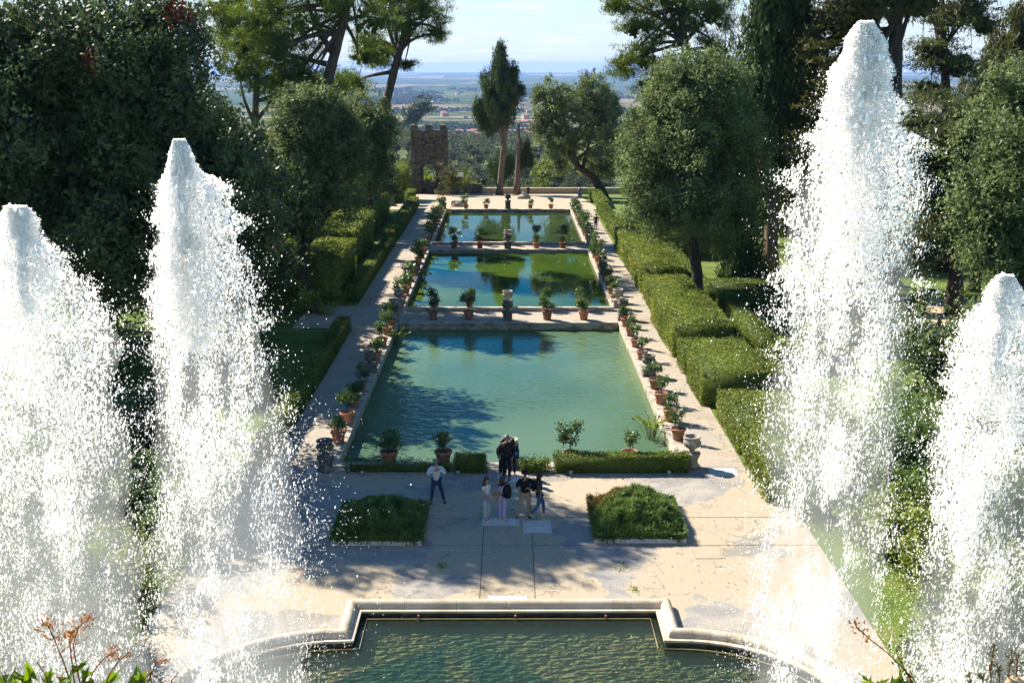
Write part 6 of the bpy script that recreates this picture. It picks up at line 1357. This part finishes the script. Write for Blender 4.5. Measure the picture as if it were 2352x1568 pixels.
jet('broad white fountain jet at the left edge beyond the ragged one', -9.02, 20, 13.5,
    [(0, .25, .18), (.33, .4, .36), (.66, .5, .45), (1, .6, .7), (1.5, .8, 1.15), (1.8, 1.0, 1.2), (2.6, 1.2, 1.35), (3.5, 1.4, 1.4), (8, 1.8, 1.9), (14, 2.0, 2.1)], 58000, 37)
jet('lower white fountain jet at the right edge with a pointed top', 9.3, 20, 12.2,
    [(0, .18, .2), (.5, .5, .5), (1.4, .72, .7), (2.2, .88, 1.0), (3.9, .92, 1.2), (7.7, 1.25, 1.5), (12.5, 1.6, 1.8)], 48000, 53)

# ------------------------------------------------------------------ ledge with dry weeds below the viewpoint
lm = MB()
for i in range(16):
    x0 = -3.2 + i * .42; lm.ell((x0, 4.28 + random.uniform(-.05, .08), 12.86 + random.uniform(-.04, .03)), (.28, .20, .13), 10, 6, wob=.4, seed=i * 3)
lm.box(-3.5, 3.5, 3.7, 4.68, -.3, 12.9)
ledge = tag(lm.build('stone_ledge', M['plaster']), 'rough stone ledge the dry weeds grow on, just under the view', 'ledge')
def weed(label, pts, kind, seed, base):
    rs = random.Random(seed); t = thing('weed', label, 'weed', base); b = Vector(base); mb = MB(); Cs, Ds, Ls, Ws = [], [], [], []
    for st in pts:
        P = [Vector(p) - b for p in st]; mb.tube(P, [.0035 * (1 - .5 * i / len(P)) for i in range(len(P))], 5)
        for i in range(len(P) - 1):
            n = {'dry': 46, 'pod': 16, 'sprig': 40, 'leaf': 3}[kind]
            if kind in ('dry', 'pod') and i < len(P) * .35: n //= 8
            for q in range(n):
                c = P[i].lerp(P[i + 1], rs.random()); r = {'dry': .022, 'pod': .016, 'sprig': .010, 'leaf': .03}[kind]
                off = Vector((rs.gauss(0, 1), rs.gauss(0, 1), rs.gauss(0, .7))) * r; Cs.append(c + off); d = (off.normalized() + (P[i + 1] - P[i]).normalized() * .8 + Vector((0, 0, .2))).normalized(); Ds.append(d)
                L = {'dry': rs.uniform(.012, .030), 'pod': rs.uniform(.010, .02), 'sprig': rs.uniform(.015, .025), 'leaf': rs.uniform(.07, .13)}[kind]; Ls.append(L); Ws.append(L * {'dry': .35, 'pod': .8, 'sprig': .3, 'leaf': .5}[kind])
    mb.build('stems', M['drywd'] if kind != 'leaf' else M['broad'], t)
    Cs, Ds, Ls, Ws = map(np.array, (Cs, Ds, Ls, Ws)); n = len(Cs)
    v1, r1 = leaf_arrays(Cs, Ds, Ls, Ws, rng.uniform(.1, .95, n)); v2, r2 = leaf_arrays(Cs, -Ds, Ls * .6, Ws, r1)
    fo = link('seed_heads' if kind != 'leaf' else 'foliage', tri_mesh('foliage', np.vstack([v1, v2]), np.concatenate([r1, r2]), [M[{'dry': 'drywd', 'pod': 'drywd', 'sprig': 'bronze', 'leaf': 'broad'}[kind]]]), t); stuff(fo)
def S(*vp, Y=4.5): return [A(x, y, Y) for x, y in vp]
weed('tall dry orange weed with feathery seed heads by the left jets', [S((190, 1600), (178, 1540), (168, 1480), (180, 1440), (210, 1415)), S((170, 1600), (150, 1530), (130, 1480), (112, 1440), (105, 1428)), S((190, 1600), (215, 1540), (240, 1510), (275, 1488)), S((175, 1600), (165, 1520), (160, 1470), (165, 1448))], 'dry', 1, (-1.95, 4.5, 13.05))
weed('spreading reddish dry weed low beside the tall orange one', [S((230, 1610), (250, 1550), (270, 1520), (292, 1500)), S((330, 1610), (345, 1550), (360, 1520), (385, 1515)), S((380, 1610), (395, 1560), (410, 1545)), S((300, 1610), (330, 1560), (350, 1540)), S((120, 1610), (105, 1550), (85, 1520))], 'pod', 2, (-1.7, 4.5, 13.05))
weed('leafy bright green weed under the dry ones on the left', [S((60, 1620), (70, 1560), (65, 1530)), S((130, 1620), (150, 1565), (175, 1530)), S((160, 1620), (185, 1570), (200, 1545)), S((20, 1620), (15, 1570), (5, 1550)), S((220, 1620), (235, 1575), (260, 1560)), S((280, 1620), (300, 1575), (330, 1560)), S((100, 1620), (110, 1575), (95, 1555)), S((330, 1620), (350, 1580), (380, 1562))], 'leaf', 3, (-2.0, 4.5, 13.05))
weed('leaning dry golden stalk with clustered pods on the right', [S((2120, 1610), (2085, 1545), (2040, 1500), (1995, 1465), (1968, 1440), (1962, 1428)), S((2100, 1580), (2075, 1530), (2060, 1500)), S((2120, 1600), (2100, 1560), (2085, 1545))], 'pod', 4, (1.75, 4.5, 13.05))
weed('upright dark dry sprigs beside the rock at the right corner', [S((2280, 1610), (2275, 1540), (2280, 1500), (2285, 1478)), S((2300, 1610), (2295, 1550), (2290, 1520)), S((2265, 1610), (2258, 1560), (2250, 1545)), S((2315, 1610), (2318, 1540), (2325, 1490)), S((2240, 1610), (2232, 1575), (2225, 1545)), S((2330, 1610), (2335, 1540), (2340, 1500))], 'sprig', 5, (2.25, 4.5, 13.05))
weed('grey green leafy weed at the foot of the golden stalk', [S((1990, 1620), (1995, 1580), (2000, 1560)), S((2040, 1620), (2045, 1575), (2050, 1550)), S((2080, 1620), (2085, 1580), (2095, 1560)), S((2020, 1620), (2022, 1580), (2015, 1562))], 'leaf', 6, (1.65, 4.5, 13.05))
mb = MB(); pr = A(2345, 1590, 4.5); mb.ell((0, 0, 0), (.085, .07, .09), 12, 8, wob=.5, seed=2); tag(mb.build('rock', M['plaster'], None, True, loc=pr), 'small ochre rock at the right corner beside the sprigs', 'rock')

# ------------------------------------------------------------------ haze
def haze():
    m, n, l = nm('haze_air'); v = n.new('ShaderNodeVolumePrincipled'); v.inputs['Color'].default_value = (0.32, 0.50, 0.95, 1); v.inputs['Density'].default_value = 0.00005; v.inputs['Anisotropy'].default_value = 0.2
    o = n.new('ShaderNodeOutputMaterial'); l.new(v.outputs[0], o.inputs['Volume'])
    mb = MB(); mb.box(-25000, 25000, -300, 27000, -152, 60); stuff(mb.build('haze', m))
haze()
